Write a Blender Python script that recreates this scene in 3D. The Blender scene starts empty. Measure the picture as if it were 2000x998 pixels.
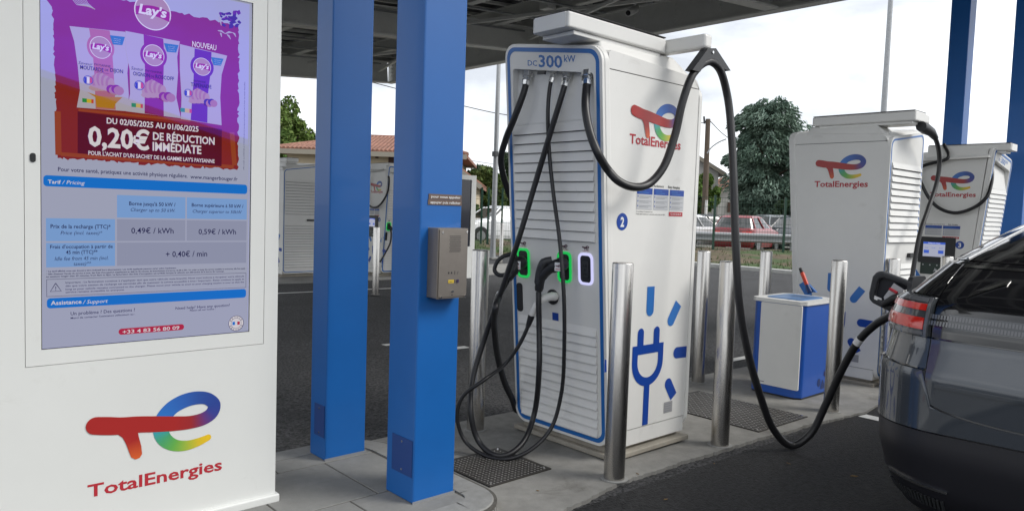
import bpy, bmesh, math, random
from mathutils import Vector, Matrix
import numpy as np
random.seed(7)
SC = bpy.context.scene
COL = SC.collection
PI = math.pi

# ------------------------------------------------------------------ camera, sky, sun, exposure
CAM = Vector((0, 0, 1.4))
CR = Vector((0.7398130911878071, -0.6719869412304116, 0.03331877733256017))
CU = Vector((0.016757287124422933, 0.06790969936688082, 0.9975507335770594))
CF = Vector((0.6726037343305276, 0.7374427595059125, -0.061501162728307496))
FPX = 1453.9
cd = bpy.data.cameras.new('camera')
cam = bpy.data.objects.new('camera', cd); COL.objects.link(cam)
cam.matrix_world = Matrix(((CR.x, CU.x, -CF.x, CAM.x), (CR.y, CU.y, -CF.y, CAM.y), (CR.z, CU.z, -CF.z, CAM.z), (0, 0, 0, 1)))
cd.sensor_width = 36; cd.lens = FPX / 2000 * 36; cd.clip_start = 0.05; cd.clip_end = 3000
SC.camera = cam

SUN_EL, SUN_AZ = math.radians(42), math.radians(-52)      # azimuth measured from +X, counter-clockwise
world = bpy.data.worlds.new('World'); SC.world = world; world.use_nodes = True
nt = world.node_tree; nt.nodes.clear()
out = nt.nodes.new('ShaderNodeOutputWorld'); bg = nt.nodes.new('ShaderNodeBackground')
sky = nt.nodes.new('ShaderNodeTexSky'); sky.sky_type = 'NISHITA'; sky.sun_disc = False
sky.sun_elevation = SUN_EL; sky.sun_rotation = PI / 2 - SUN_AZ; sky.dust_density = 2.0
tc = nt.nodes.new('ShaderNodeTexCoord'); mp = nt.nodes.new('ShaderNodeMapping'); mp.inputs['Scale'].default_value = (1.0, 1.0, 2.4)
n1 = nt.nodes.new('ShaderNodeTexNoise'); n1.inputs['Scale'].default_value = 2.3; n1.inputs['Detail'].default_value = 7; n1.inputs['Roughness'].default_value = .55
rp = nt.nodes.new('ShaderNodeValToRGB')
rp.color_ramp.elements[0].position = .40; rp.color_ramp.elements[0].color = (5.9, 6.2, 6.7, 1)
rp.color_ramp.elements[1].position = .68; rp.color_ramp.elements[1].color = (13.6, 13.9, 14.2, 1)
mx = nt.nodes.new('ShaderNodeMixRGB'); mx.inputs['Fac'].default_value = .9
L = nt.links.new
L(tc.outputs['Generated'], mp.inputs['Vector']); L(mp.outputs[0], n1.inputs['Vector']); L(n1.outputs['Fac'], rp.inputs['Fac'])
L(sky.outputs[0], mx.inputs['Color1']); L(rp.outputs[0], mx.inputs['Color2']); L(mx.outputs[0], bg.inputs['Color']); L(bg.outputs[0], out.inputs[0])
bg.inputs['Strength'].default_value = .083
sl = bpy.data.lights.new('sun', 'SUN'); sl.energy = 1.5; sl.angle = math.radians(25); sl.color = (1, .97, .92)
so = bpy.data.objects.new('sun', sl); COL.objects.link(so); so.location = (10, -10, 20)
sd = Vector((math.cos(SUN_EL) * math.cos(SUN_AZ), math.cos(SUN_EL) * math.sin(SUN_AZ), math.sin(SUN_EL)))
so.rotation_euler = sd.to_track_quat('Z', 'Y').to_euler()
SC.view_settings.view_transform = 'Standard'; SC.view_settings.look = 'None'
SC.view_settings.exposure = .80; SC.view_settings.gamma = 1; SC.view_settings.use_curve_mapping = False
SC.render.engine = 'CYCLES'; SC.cycles.max_bounces = 6; SC.cycles.transparent_max_bounces = 12

# ------------------------------------------------------------------ helpers
def at(x, y, ax, v):                       # measured photo point on the world plane axis[ax] = v
    d = CF + CR * ((x - 1000) / FPX) - CU * ((y - 499) / FPX)
    return CAM + d * ((v - CAM[ax]) / d[ax])
def atd(x, y, depth):
    return CAM + (CF + CR * ((x - 1000) / FPX) - CU * ((y - 499) / FPX)) * depth
def rgb(r, g, b):
    f = lambda c: ((c / 255) / 12.92 if c / 255 <= .04045 else ((c / 255 + .055) / 1.055) ** 2.4)
    return (f(r), f(g), f(b))
MATS = {}
def mat(name, col, rough=.5, metal=0, noise=0, nscale=20, bump=0, bscale=200, coat=0, spec=.5, aniso=None, trans=0, alpha=1, noise2=0, n2scale=2, stretch=None, scuff=0, scol=(.1, .1, .1), sscale=5, smin=.60):
    if name in MATS: return MATS[name]
    m = bpy.data.materials.new(name); m.use_nodes = True
    t = m.node_tree; b = t.nodes['Principled BSDF']
    b.inputs['Base Color'].default_value = (*col, 1); b.inputs['Roughness'].default_value = rough
    b.inputs['Metallic'].default_value = metal; b.inputs['Specular IOR Level'].default_value = spec
    b.inputs['Coat Weight'].default_value = coat; b.inputs['Coat Roughness'].default_value = .04
    b.inputs['Transmission Weight'].default_value = trans; b.inputs['Alpha'].default_value = alpha
    tcn = t.nodes.new('ShaderNodeTexCoord'); src = tcn.outputs['Object']
    if stretch:
        mm = t.nodes.new('ShaderNodeMapping'); mm.inputs['Scale'].default_value = stretch
        t.links.new(src, mm.inputs['Vector']); src = mm.outputs[0]
    cur = None
    for amt, scl in ((noise, nscale), (noise2, n2scale)):
        if not amt: continue
        nn = t.nodes.new('ShaderNodeTexNoise'); nn.inputs['Scale'].default_value = scl; nn.inputs['Detail'].default_value = 6; nn.inputs['Roughness'].default_value = .65
        t.links.new(src, nn.inputs['Vector'])
        mr = t.nodes.new('ShaderNodeMapRange'); mr.inputs['From Min'].default_value = .36 if amt > .8 else .25; mr.inputs['From Max'].default_value = .68 if amt > .8 else .75
        mr.inputs['To Min'].default_value = max(.04, 1 - amt); mr.inputs['To Max'].default_value = 1 + amt
        t.links.new(nn.outputs['Fac'], mr.inputs['Value'])
        vm = t.nodes.new('ShaderNodeVectorMath'); vm.operation = 'MULTIPLY'
        if cur is None: vm.inputs[0].default_value = col
        else: t.links.new(cur, vm.inputs[0])
        cmb = t.nodes.new('ShaderNodeCombineXYZ')
        for k in range(3): t.links.new(mr.outputs[0], cmb.inputs[k])
        t.links.new(cmb.outputs[0], vm.inputs[1]); cur = vm.outputs[0]
    if scuff:
        ns = t.nodes.new('ShaderNodeTexNoise'); ns.inputs['Scale'].default_value = sscale; ns.inputs['Detail'].default_value = 8; ns.inputs['Roughness'].default_value = .72; ns.inputs['Distortion'].default_value = .6
        t.links.new(tcn.outputs['Object'], ns.inputs['Vector'])
        m2 = t.nodes.new('ShaderNodeMapRange'); m2.inputs['From Min'].default_value = smin; m2.inputs['From Max'].default_value = smin + .12; m2.inputs['To Max'].default_value = scuff
        t.links.new(ns.outputs['Fac'], m2.inputs['Value']); m3 = t.nodes.new('ShaderNodeMixRGB'); t.links.new(m2.outputs[0], m3.inputs['Fac'])
        if cur is None: m3.inputs['Color1'].default_value = (*col, 1)
        else: t.links.new(cur, m3.inputs['Color1'])
        m3.inputs['Color2'].default_value = (*scol, 1); cur = m3.outputs[0]
    if cur is not None: t.links.new(cur, b.inputs['Base Color'])
    if bump:
        nb = t.nodes.new('ShaderNodeTexNoise'); nb.inputs['Scale'].default_value = bscale; nb.inputs['Detail'].default_value = 3
        t.links.new(src, nb.inputs['Vector'])
        bp = t.nodes.new('ShaderNodeBump'); bp.inputs['Strength'].default_value = bump; bp.inputs['Distance'].default_value = .01
        t.links.new(nb.outputs['Fac'], bp.inputs['Height']); t.links.new(bp.outputs[0], b.inputs['Normal'])
    if aniso is not None: b.inputs['Anisotropic'].default_value = aniso
    MATS[name] = m; return m
def emat(name, col, strength=1):
    if name in MATS: return MATS[name]
    m = mat(name, (0.01, .01, .01), .4); b = m.node_tree.nodes['Principled BSDF']
    b.inputs['Emission Color'].default_value = (*col, 1); b.inputs['Emission Strength'].default_value = strength
    return m
def smat(name, col, s=.62):                # picture on the lit display, under glass with a violet anti-reflection coating
    if name in MATS: return MATS[name]
    m = bpy.data.materials.new(name); m.use_nodes = True; t = m.node_tree; t.nodes.clear()
    o = t.nodes.new('ShaderNodeOutputMaterial'); e = t.nodes.new('ShaderNodeEmission'); g = t.nodes.new('ShaderNodeBsdfGlossy'); a = t.nodes.new('ShaderNodeAddShader')
    e.inputs['Color'].default_value = (*col, 1); e.inputs['Strength'].default_value = s
    g.inputs['Color'].default_value = (.018, .012, .22, 1); g.inputs['Roughness'].default_value = .02
    t.links.new(e.outputs[0], a.inputs[0]); t.links.new(g.outputs[0], a.inputs[1]); t.links.new(a.outputs[0], o.inputs[0])
    MATS[name] = m; return m
def colmat(name, rough=.4, kind='print'):  # colours of the printed emblem are stored on its mesh
    if name in MATS: return MATS[name]
    m = mat(name, (1, 1, 1), rough, coat=.15); t = m.node_tree
    v = t.nodes.new('ShaderNodeVertexColor'); v.layer_name = 'Col'
    t.links.new(v.outputs[0], t.nodes['Principled BSDF'].inputs['Base Color']); return m

ROOTM = {}
def thing(name, label, cat, loc=(0, 0, 0), rz=0, group=None, kind=None):
    o = bpy.data.objects.new(name, None); COL.objects.link(o)
    o.location = loc; o.rotation_euler = (0, 0, rz); o.empty_display_size = .1
    tag(o, label, cat, group, kind)
    ROOTM[o.name] = Matrix.Translation(Vector(loc)) @ Matrix.Rotation(rz, 4, 'Z'); return o
def tag(o, label=None, cat=None, group=None, kind=None):
    if label: o['label'] = label
    if cat: o['category'] = cat
    if group: o['group'] = group
    if kind: o['kind'] = kind
    return o
class Pl:                                  # a plane to draw on: origin, right, up
    def __init__(s, o, u, v): s.o = Vector(o); s.u = Vector(u).normalized(); s.v = Vector(v).normalized(); s.n = s.u.cross(s.v)
    def __call__(s, a, b, off=0): return s.o + s.u * a + s.v * b + s.n * off
TXT = {}
def glyphs(st, bold=0, shear=0):
    k = (st, bold, shear)
    if k not in TXT:
        c = bpy.data.curves.new('t', 'FONT'); c.body = st; c.size = 1; c.resolution_u = 2; c.offset = bold; c.shear = shear
        o = bpy.data.objects.new('t', c); me = o.to_mesh()
        vs = [(v.co.x, v.co.y) for v in me.vertices]; fs = [tuple(p.vertices) for p in me.polygons]
        fl = []
        for f in fs:                       # keep faces counter-clockwise
            ar = sum(vs[f[i]][0] * vs[f[(i + 1) % len(f)]][1] - vs[f[(i + 1) % len(f)]][0] * vs[f[i]][1] for i in range(len(f)))
            if abs(ar) < 1e-9: continue
            fl.append(f if ar > 0 else f[::-1])
        o.to_mesh_clear(); bpy.data.objects.remove(o); bpy.data.curves.remove(c)
        TXT[k] = (vs, fl)
    return TXT[k]
def spline(pts, n=8):
    P = [Vector(p) for p in pts]; res = []
    for i in range(len(P) - 1):
        p0 = P[i - 1] if i else P[0] * 2 - P[1]; p1 = P[i]; p2 = P[i + 1]; p3 = P[i + 2] if i + 2 < len(P) else P[-1] * 2 - P[-2]
        d = lambda a, b: max((a - b).length, 1e-6) ** .5
        t0 = 0; t1 = t0 + d(p0, p1); t2 = t1 + d(p1, p2); t3 = t2 + d(p2, p3)
        for k in range(n):
            t = t1 + (t2 - t1) * k / n
            A1 = p0 * ((t1 - t) / (t1 - t0)) + p1 * ((t - t0) / (t1 - t0)); A2 = p1 * ((t2 - t) / (t2 - t1)) + p2 * ((t - t1) / (t2 - t1)); A3 = p2 * ((t3 - t) / (t3 - t2)) + p3 * ((t - t2) / (t3 - t2))
            B1 = A1 * ((t2 - t) / (t2 - t0)) + A2 * ((t - t0) / (t2 - t0)); B2 = A2 * ((t3 - t) / (t3 - t1)) + A3 * ((t - t1) / (t3 - t1))
            res.append(B1 * ((t2 - t) / (t2 - t1)) + B2 * ((t - t1) / (t2 - t1)))
    res.append(P[-1]); return res
class MB:
    def __init__(s): s.v = []; s.f = []; s.m = []; s.sm = []; s.c = {}
    def add(s, vs, fs, mi=0, smooth=False, cols=None):
        b = len(s.v); s.v += [Vector(v) for v in vs]
        for f in fs: s.f.append(tuple(b + i for i in f)); s.m.append(mi); s.sm.append(smooth)
        if cols:
            for i, c in enumerate(cols): s.c[b + i] = c
        return s
    def box(s, a, b, mi=0):
        x0, y0, z0 = [min(a[i], b[i]) for i in range(3)]; x1, y1, z1 = [max(a[i], b[i]) for i in range(3)]
        return s.add([(x0, y0, z0), (x1, y0, z0), (x1, y1, z0), (x0, y1, z0), (x0, y0, z1), (x1, y0, z1), (x1, y1, z1), (x0, y1, z1)],
                     [(3, 2, 1, 0), (4, 5, 6, 7), (0, 1, 5, 4), (1, 2, 6, 5), (2, 3, 7, 6), (3, 0, 4, 7)], mi)
    def obox(s, p, q, w, h, mi=0, up=(0, 0, 1)):    # bar from p to q of width w, height h
        p = Vector(p); q = Vector(q); d = (q - p).normalized(); up = Vector(up); r = d.cross(up).normalized(); up = r.cross(d)
        vs = [e + r * (w / 2 * a) + up * (h / 2 * b) for e in (p, q) for a, b in ((-1, -1), (1, -1), (1, 1), (-1, 1))]
        return s.add(vs, [(0, 1, 2, 3), (7, 6, 5, 4), (0, 4, 5, 1), (1, 5, 6, 2), (2, 6, 7, 3), (3, 7, 4, 0)], mi)
    def prism(s, pts, vec, mi=0, side=None, smooth=False):
        n = len(pts); vec = Vector(vec); vs = [Vector(p) for p in pts] + [Vector(p) + vec for p in pts]
        s.add(vs, [tuple(range(n))[::-1], tuple(range(n, 2 * n))], mi)
        return s.add(vs, [(i, (i + 1) % n, n + (i + 1) % n, n + i) for i in range(n)], mi if side is None else side, smooth)
    def poly(s, pl, pts, off=0, mi=0, th=0):
        ar = sum(pts[i][0] * pts[(i + 1) % len(pts)][1] - pts[(i + 1) % len(pts)][0] * pts[i][1] for i in range(len(pts)))
        if ar < 0: pts = pts[::-1]
        if th: return s.prism([pl(a, b, off) for a, b in pts], pl.n * th, mi)
        return s.add([pl(a, b, off) for a, b in pts], [tuple(range(len(pts)))], mi)
    def rect(s, pl, u0, v0, u1, v1, off=0, mi=0, th=0): return s.poly(pl, [(u0, v0), (u1, v0), (u1, v1), (u0, v1)], off, mi, th)
    def rr(s, pl, u0, v0, u1, v1, r, off=0, mi=0, th=0): return s.poly(pl, rrect(u0, v0, u1, v1, r), off, mi, th)
    def ell(s, pl, u, v, ru, rv, off=0, mi=0, n=28, th=0): return s.poly(pl, [(u + ru * math.cos(2 * PI * i / n), v + rv * math.sin(2 * PI * i / n)) for i in range(n)], off, mi, th)
    def ring(s, pl, outer, inner, off=0, mi=0, th=0):
        n = len(outer)
        if not th: return s.add([pl(*p, off) for p in outer] + [pl(*p, off) for p in inner], [(i, (i + 1) % n, n + (i + 1) % n, n + i) for i in range(n)], mi)
        vs = [pl(*p, off) for p in outer] + [pl(*p, off) for p in inner] + [pl(*p, off + th) for p in outer] + [pl(*p, off + th) for p in inner]
        fs = []
        for i in range(n):
            j = (i + 1) % n
            fs += [(2 * n + i, 2 * n + j, 3 * n + j, 3 * n + i), (i, j, 2 * n + j, 2 * n + i), (n + j, n + i, 3 * n + i, 3 * n + j), (j, i, n + i, n + j)]
        return s.add(vs, fs, mi)
    def stroke(s, pl, pts, w, off=0, mi=0, cols=None, doff=0):
        ws = w if isinstance(w, (list, tuple)) else [w] * len(pts); n = len(pts); vs = []; cc = []
        for i, p in enumerate(pts):
            a = Vector(pts[max(0, i - 1)]); b = Vector(pts[min(n - 1, i + 1)]); d = (b - a).normalized(); nr = Vector((-d.y, d.x))
            p = Vector(p); o = off + doff * i
            for sg in (-1, 1): q = p + nr * (ws[i] / 2 * sg); vs.append(pl(q.x, q.y, o))
            if cols: cc += [cols[i]] * 2
        return s.add(vs, [(2 * i, 2 * i + 2, 2 * i + 3, 2 * i + 1) for i in range(n - 1)], mi, False, cc or None)
    def text(s, pl, st, u0, u1, v0, cap, off=0, mi=0, bold=.012, shear=0, align='fit'):
        vs, fs = glyphs(st, bold, shear)
        if not vs: return s
        xa = min(v[0] for v in vs); xb = max(v[0] for v in vs); sy = cap / .727
        sx = (u1 - u0) / (xb - xa) if align == 'fit' else sy
        if align == 'center': u0 = (u0 + u1) / 2 - (xb - xa) * sx / 2
        return s.add([pl(u0 + (x - xa) * sx, v0 + y * sy, off) for x, y in vs], fs, mi)
    def tube(s, pts, r, n=12, mi=0, caps=True, smooth=True):
        P = [Vector(p) for p in pts]; rs = r if isinstance(r, (list, tuple)) else [r] * len(P)
        t0 = (P[1] - P[0]).normalized(); a = Vector((0, 0, 1)) if abs(t0.z) < .9 else Vector((1, 0, 0)); u = t0.cross(a).normalized(); vs = []
        for i, p in enumerate(P):
            t = (P[min(i + 1, len(P) - 1)] - P[max(i - 1, 0)]).normalized(); u = (u - t * u.dot(t)).normalized(); w = t.cross(u)
            vs += [p + (u * math.cos(2 * PI * k / n) + w * math.sin(2 * PI * k / n)) * rs[i] for k in range(n)]
        fs = [(i * n + k, i * n + (k + 1) % n, (i + 1) * n + (k + 1) % n, (i + 1) * n + k) for i in range(len(P) - 1) for k in range(n)]
        s.add(vs, fs, mi, smooth)
        if caps: s.add(vs[:n], [tuple(range(n))[::-1]], mi); s.add(vs[-n:], [tuple(range(n))], mi)
        return s
    def cyl(s, p, q, r, n=24, mi=0): return s.tube([p, q], r, n, mi)
    def build(s, name, mats, parent=None, local=False, bevel=0, seg=2, autosmooth=False):
        if not isinstance(mats, (list, tuple)): mats = [mats]
        M = None
        if parent is not None and not local:
            M = ROOTM.get(parent.name)
        if M is not None:
            inv = M.inverted(); vs = [inv @ v for v in s.v]
        else: vs = s.v
        me = bpy.data.meshes.new(name); me.from_pydata([tuple(v) for v in vs], [], s.f)
        for m in mats: me.materials.append(m)
        me.polygons.foreach_set('material_index', s.m); me.polygons.foreach_set('use_smooth', s.sm)
        if s.c:
            ca = me.color_attributes.new('Col', 'FLOAT_COLOR', 'POINT')
            for i in range(len(vs)): ca.data[i].color = (*s.c.get(i, (1, 1, 1)), 1)
        me.update()
        o = bpy.data.objects.new(name, me); COL.objects.link(o)
        if parent is not None: o.parent = parent; ROOTM[o.name] = ROOTM.get(parent.name)
        if bevel:
            b = o.modifiers.new('bevel', 'BEVEL'); b.width = bevel; b.segments = seg; b.limit_method = 'ANGLE'; b.angle_limit = math.radians(35); b.use_clamp_overlap = True
        return o
def rrect(u0, v0, u1, v1, r, k=7):
    pts = []
    for cx, cy, a in ((u1 - r, v0 + r, -90), (u1 - r, v1 - r, 0), (u0 + r, v1 - r, 90), (u0 + r, v0 + r, 180)):
        for i in range(k): t = math.radians(a + 90 * i / (k - 1)); pts.append((cx + r * math.cos(t), cy + r * math.sin(t)))
    return pts
def copy_tree(o, parent=None):
    c = o.copy(); COL.objects.link(c); ROOTM[c.name] = ROOTM.get(o.name)
    if parent: c.parent = parent
    for ch in list(o.children): copy_tree(ch, c)
    return c

# ------------------------------------------------------------------ materials
asphalt = mat('asphalt', (.052, .052, .054), .85, noise=1.0, nscale=48, noise2=.22, n2scale=1.1, bump=1.0, bscale=90, spec=.35, scuff=.5, scol=(.025, .025, .026), sscale=.7, smin=.52)
asphalt_new = mat('fresh asphalt', (.0088, .0088, .0094), .75, noise=1.6, nscale=40, noise2=.2, n2scale=2, bump=1.0, bscale=95, spec=.45, scuff=.5, scol=(.015, .015, .015), sscale=1.1, smin=.56)
concrete = mat('concrete', (.215, .21, .195), .85, noise=.20, nscale=9, noise2=.30, n2scale=1.5, bump=.25, bscale=140, scuff=.55, scol=(.07, .062, .05), sscale=2.6, smin=.60)
tile_m = mat('paving slab', (.20, .20, .19), .85, noise=.09, nscale=30, noise2=.17, n2scale=3, bump=.15, bscale=200)
kerb_m = mat('kerb concrete', (.24, .24, .23), .85, noise=.15, nscale=25, noise2=.1, n2scale=4, bump=.2, bscale=160)
white_line = mat('road paint', (.62, .62, .60), .7, noise=.2, nscale=60)
blue_post = mat('blue paint', (.005, .105, .37),   .42, noise=.03, nscale=5, coat=.10, noise2=.06, n2scale=1.2, scuff=.30, scol=(.06, .13, .28), sscale=6, smin=.63)
blue_dk = mat('dark blue paint', (.008, .045, .20), .5)
white_p = mat('white powder coat', (.72, .715, .69), .42, noise=.015, nscale=9, noise2=.03, n2scale=1.6, scuff=.16, scol=(.25, .22, .17), sscale=4.5, smin=.62, bump=.03, bscale=500, coat=.1)
kiosk_w = mat('kiosk white', (.66, .67, .65), .38, noise2=.03, n2scale=1.3, noise=.015, scuff=.12, scol=(.25, .23, .18), sscale=4, smin=.62, nscale=2, coat=.15)
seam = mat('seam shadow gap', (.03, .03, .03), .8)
bed_m = mat('joint sand', (.085, .08, .07), .95, noise=.3, nscale=40)
steel = mat('brushed stainless', (.56, .54, .51), .27, 1, noise=.10, nscale=12, bump=.06, bscale=90, aniso=.6, stretch=(6, 6, .25))
steel_dk = mat('grey anodised plate', (.27, .245, .22), .42, .75, noise=.05, nscale=40)
chrome = mat('nickel', (.75, .75, .74), .16, 1)
rubber = mat('black rubber', (.012, .012, .014), .42, noise=.15, nscale=30, spec=.5)
plastic = mat('black plastic', (.014, .015, .017), .45)
plastic_g = mat('dark grey plastic', (.035, .037, .04), .5)
white_pl = mat('white plastic', (.70, .69, .66), .35)
print_blue = mat('printed blue', (.008, .055, .32), .35)
edge_blue = mat('edge blue', (.012, .13, .42), .35)
print_blue2 = mat('printed mid blue', (.03, .16, .48), .35)
print_red = mat('printed red', (.42, .022, .035), .4)
print_white = mat('printed white', (.75, .75, .75), .4)
print_grey = mat('printed grey', (.22, .23, .25), .5)
print_pale = mat('printed pale grey', (.50, .51, .53), .5)
print_black = mat('printed black', (.02, .02, .022), .5)
green_led = emat('green light ring', (.004, .30, .05), .9)
white_led = emat('white light ring', (.40, .40, .62), .9)
galv = mat('galvanised steel', (.34, .35, .36), .5, .6, noise=.12, nscale=14)
canopy_g = mat('grey painted steel', (.72, .725, .69), .55, noise=.06, nscale=4)
canopy_lt = mat('pale paint with bounce', (.82, .82, .78), .5, noise=.05, nscale=5)  # paler tone puts ground bounce into the beam flanges; rails and housings share it
panel_dk = mat('dark panel underside', (.05, .05, .058), .4, noise=.2, nscale=4)
emblem = colmat('emblem print')
PRN = [print_red, print_blue, print_white, print_grey, print_black, print_pale, print_blue2]
R_, B_, W_, G_, K_, P_, M_ = range(7)

# ------------------------------------------------------------------ ground (falls gently away for drainage)
ZA = -.02
def G(x, y): return -.016 * (min(max(x, 3), 7) - 3) - .007 * (min(max(y, 3), 14) - 3)
def GH(px, py, dz=0):
    z = dz
    for _ in range(14): p = at(px, py, 2, z); z = G(p.x, p.y) + dz
    return p
def sheet(m, xs, rows, dz, mi=0):          # a sheet that follows the fall of the ground; rows give y for each x
    nr = len(rows); vs = []
    for x in xs:
        for r in rows: y = r(x) if callable(r) else r; vs.append((x, y, G(x, y) + dz))
    m.add(vs, [(i * nr + j, (i + 1) * nr + j, (i + 1) * nr + j + 1, i * nr + j + 1) for i in range(len(xs) - 1) for j in range(nr - 1)], mi)
bm = MB(); sheet(bm, [-400, 3, 7, 900], [-400, 3, 14, 900], ZA)
tag(bm.build('asphalt_ground', asphalt), kind='structure')
bm = MB(); sheet(bm, [-30, 3, 7, 30], [-14, 2.33], ZA + .004)
tag(bm.build('fresh_asphalt_bay', asphalt_new), kind='structure')
# charger island
ed = []
for i in range(170):
    x = 1.95 + 3.77 * i / 169; f = 2.345 if x < 2.5 else (2.345 + .07 * (x - 2.5) / .65 if x < 3.15 else 2.415 - .01 * (x - 3.15) if x < 4.2 else 2.4045 - .035 * (x - 4.2) / .9 if x < 5.1 else 2.37 - .07 * (x - 5.1) / .6)
    ed.append((x, f + random.uniform(-.008, .008) + .006 * math.sin(x * 9)))
ed += [(5.80, 2.29), (6.3, 2.36), (7.0, 2.36), (14.0, 2.36)]
bm = MB(); vs = []
for x, y in ed: vs += [(x, y, -.2), (x, y, G(x, y)), (x, 3.0, G(x, 3.0)), (x, 3.78, G(x, 3.78)), (x, 3.78, -.2)]
bm.add(vs, [(i * 5 + k, (i + 1) * 5 + k, (i + 1) * 5 + k + 1, i * 5 + k + 1) for i in range(len(ed) - 1) for k in range(4)])
bm.add(vs[:5], [(0, 1, 2, 3, 4)]); bm.add(vs[-5:], [(4, 3, 2, 1, 0)])
tag(bm.build('concrete_island', concrete), kind='structure')
bm = MB()
def gq(pts, dz): return [(x, y, G(x, y) + dz) for x, y in pts]
bm.add(gq([(5.64, 2.285), (5.76, 2.275), (5.66, -2.8), (5.54, -2.8)], ZA + .008), [(0, 1, 2, 3)], 0)
tag(bm.build('bay_line', white_line), kind='structure')
# paved kerb island under the posts and the information totem
kc = (2.10, 2.69); pts = [(-3, 2.46), (2.10, 2.46)] + [(kc[0] + .23 * math.cos(math.radians(a)), kc[1] + .23 * math.sin(math.radians(a))) for a in range(-80, 1, 10)] + [(2.33, 3.46)] + [(2.02 + .31 * math.cos(math.radians(a)), 3.46 + .31 * math.sin(math.radians(a))) for a in range(10, 91, 10)] + [(-3, 3.80)]
bm = MB(); bm.prism([(x, y, -.1) for x, y in pts], (0, 0, .146)); tag(bm.build('paving_bed', bed_m), kind='structure')
inn = (-3, 2.60, 2.17, 3.64)
bm = MB()
y = 2.60
ys = [2.60, 2.93, 3.45, 3.64]
for j in range(3):
    x = (1.72, 1.87, 1.62)[j]
    x1 = 2.165
    while x1 > -3:
        x0 = x
        bm.box((x0 + .0045, ys[j] + .0045, .0), (x1 - .0045, ys[j + 1] - .0045, .05), 0); x1 = x0; x = x0 - .46
o = bm.build('paving_slabs', tile_m, bevel=.003); tag(o, kind='structure')
# kerb stones around the paving
bm = MB(); W0 = .155
def kerbseg(path):
    n = len(path); prof = [(0, -.1), (0, .030), (.022, .052), (W0 - .003, .052), (W0 - .003, -.1)]
    vs = []
    for i, p in enumerate(path):
        a = Vector(path[max(0, i - 1)]); b = Vector(path[min(n - 1, i + 1)]); d = (b - a).normalized(); nr = Vector((-d.y, d.x))
        for q, z in prof: c = Vector(p) + nr * q; vs.append((c.x, c.y, z))
    m = len(prof)
    bm.add(vs, [(i * m + k, (i + 1) * m + k, (i + 1) * m + k + 1, i * m + k + 1) for i in range(n - 1) for k in range(m - 1)])
    bm.add(vs[:m], [tuple(range(m))]); bm.add(vs[-m:], [tuple(range(m))[::-1]])
for k in range(5): kerbseg([(1.10 - k + .003, 2.46), (2.095 - k, 2.46)])
kerbseg([(2.10, 2.46)] + [(kc[0] + .23 * math.cos(math.radians(a)), kc[1] + .23 * math.sin(math.radians(a))) for a in range(-80, 1, 8)])
kerbseg([(2.33, 2.695), (2.33, 3.455)])
kerbseg([(2.33, 3.46)] + [(2.02 + .31 * math.cos(math.radians(a)), 3.46 + .31 * math.sin(math.radians(a))) for a in range(8, 91, 8)][:-1] + [(2.02, 3.77)])
for k in range(5): kerbseg([(2.015 - k, 3.77), (1.02 - k + .003, 3.77)])
tag(bm.build('kerb', kerb_m), kind='structure')
# far island, kerbs and lines
fi = GH(560, 549); fy0 = 13.35
bm = MB(); bm.box((4.0, fy0, -.3), (14.5, 15.6, -.128)); tag(bm.build('far_concrete_island', concrete), kind='structure')
bm = MB(); bm.box((4.0, fy0 - .12, -.3), (14.5, fy0 - .004, -.118)); tag(bm.build('far_kerb', kerb_m, bevel=.02), kind='structure')
bm = MB(); bm.box((19.6, -12, -.3), (19.85, 14.5, -.03)); bm.box((14.8, 14.5, -.3), (19.8, 14.75, -.03)); tag(bm.build('boundary_kerb', mat('pale kerb', (.42, .42, .40), .85, noise=.15, nscale=8), bevel=.02), kind='structure')
bm = MB()
q = GH(745, 563); bm.add(gq([(q.x - 2.2, q.y - .06), (q.x + .9, q.y - .06), (q.x + .9, q.y + .06), (q.x - 2.2, q.y + .06)], ZA + .004), [(0, 1, 2, 3)])
q = GH(905, 675); bm.add(gq([(q.x - .25, q.y - .06), (q.x + .06, q.y - .06), (q.x + .06, q.y + .06), (q.x - .25, q.y + .06)], ZA + .004), [(0, 1, 2, 3)])
q = GH(768, 669); bm.add(gq([(q.x - .12, q.y - .05), (q.x + .3, q.y - .05), (q.x + .3, q.y + .05), (q.x - .12, q.y + .05)], ZA + .004), [(0, 1, 2, 3)])
q = GH(1446, 697); bm.add(gq([(q.x - .4, q.y - .05), (q.x + .2, q.y - .05), (q.x + .2, q.y + .05), (q.x - .4, q.y + .05)], ZA + .004), [(0, 1, 2, 3)])
tag(bm.build('far_bay_line', white_line), kind='structure')

# ------------------------------------------------------------------ canopy
SLP = .082
def cz(x): return 5.0 - SLP * (12.23 - x)          # underside height of the fascia along the slope
can = thing('canopy', 'large grey steel canopy with dark roof panels over the charging bays', 'canopy', (6, 9, 0))
YN, YF, XA, XB = .9, 19.0, -.6, 12.23
def ibeam(mb, p, q, h, w, t=.03):
    p = Vector(p); q = Vector(q); u = Vector((0, 0, 1))
    mb.obox(p + u * t / 2, q + u * t / 2, w, t, 1); mb.obox(p + u * h / 2, q + u * h / 2, .02, h - 2 * t - .002, 0); mb.obox(p + u * (h - t / 2), q + u * (h - t / 2), w, t, 1)
bm = MB(); ibeam(bm, (XB, YN, cz(XB)), (XB, YF + .1, cz(XB)), .62, .22)
for k in range(18):
    for dz in (.2, .3, .4, .5): bm.cyl((XB - .012, YN + 1 + k, cz(XB) + dz), (XB - .03, YN + 1 + k, cz(XB) + dz), .015, 8, 0)
bm.build('fascia_beam', [canopy_g, canopy_lt], can)
bm = MB(); ibeam(bm, (XA, YF, cz(XA)), (XB - .11, YF, cz(XB - .11)), .62, .22); bm.build('fascia_beam', [canopy_g, canopy_lt], can)
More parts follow.
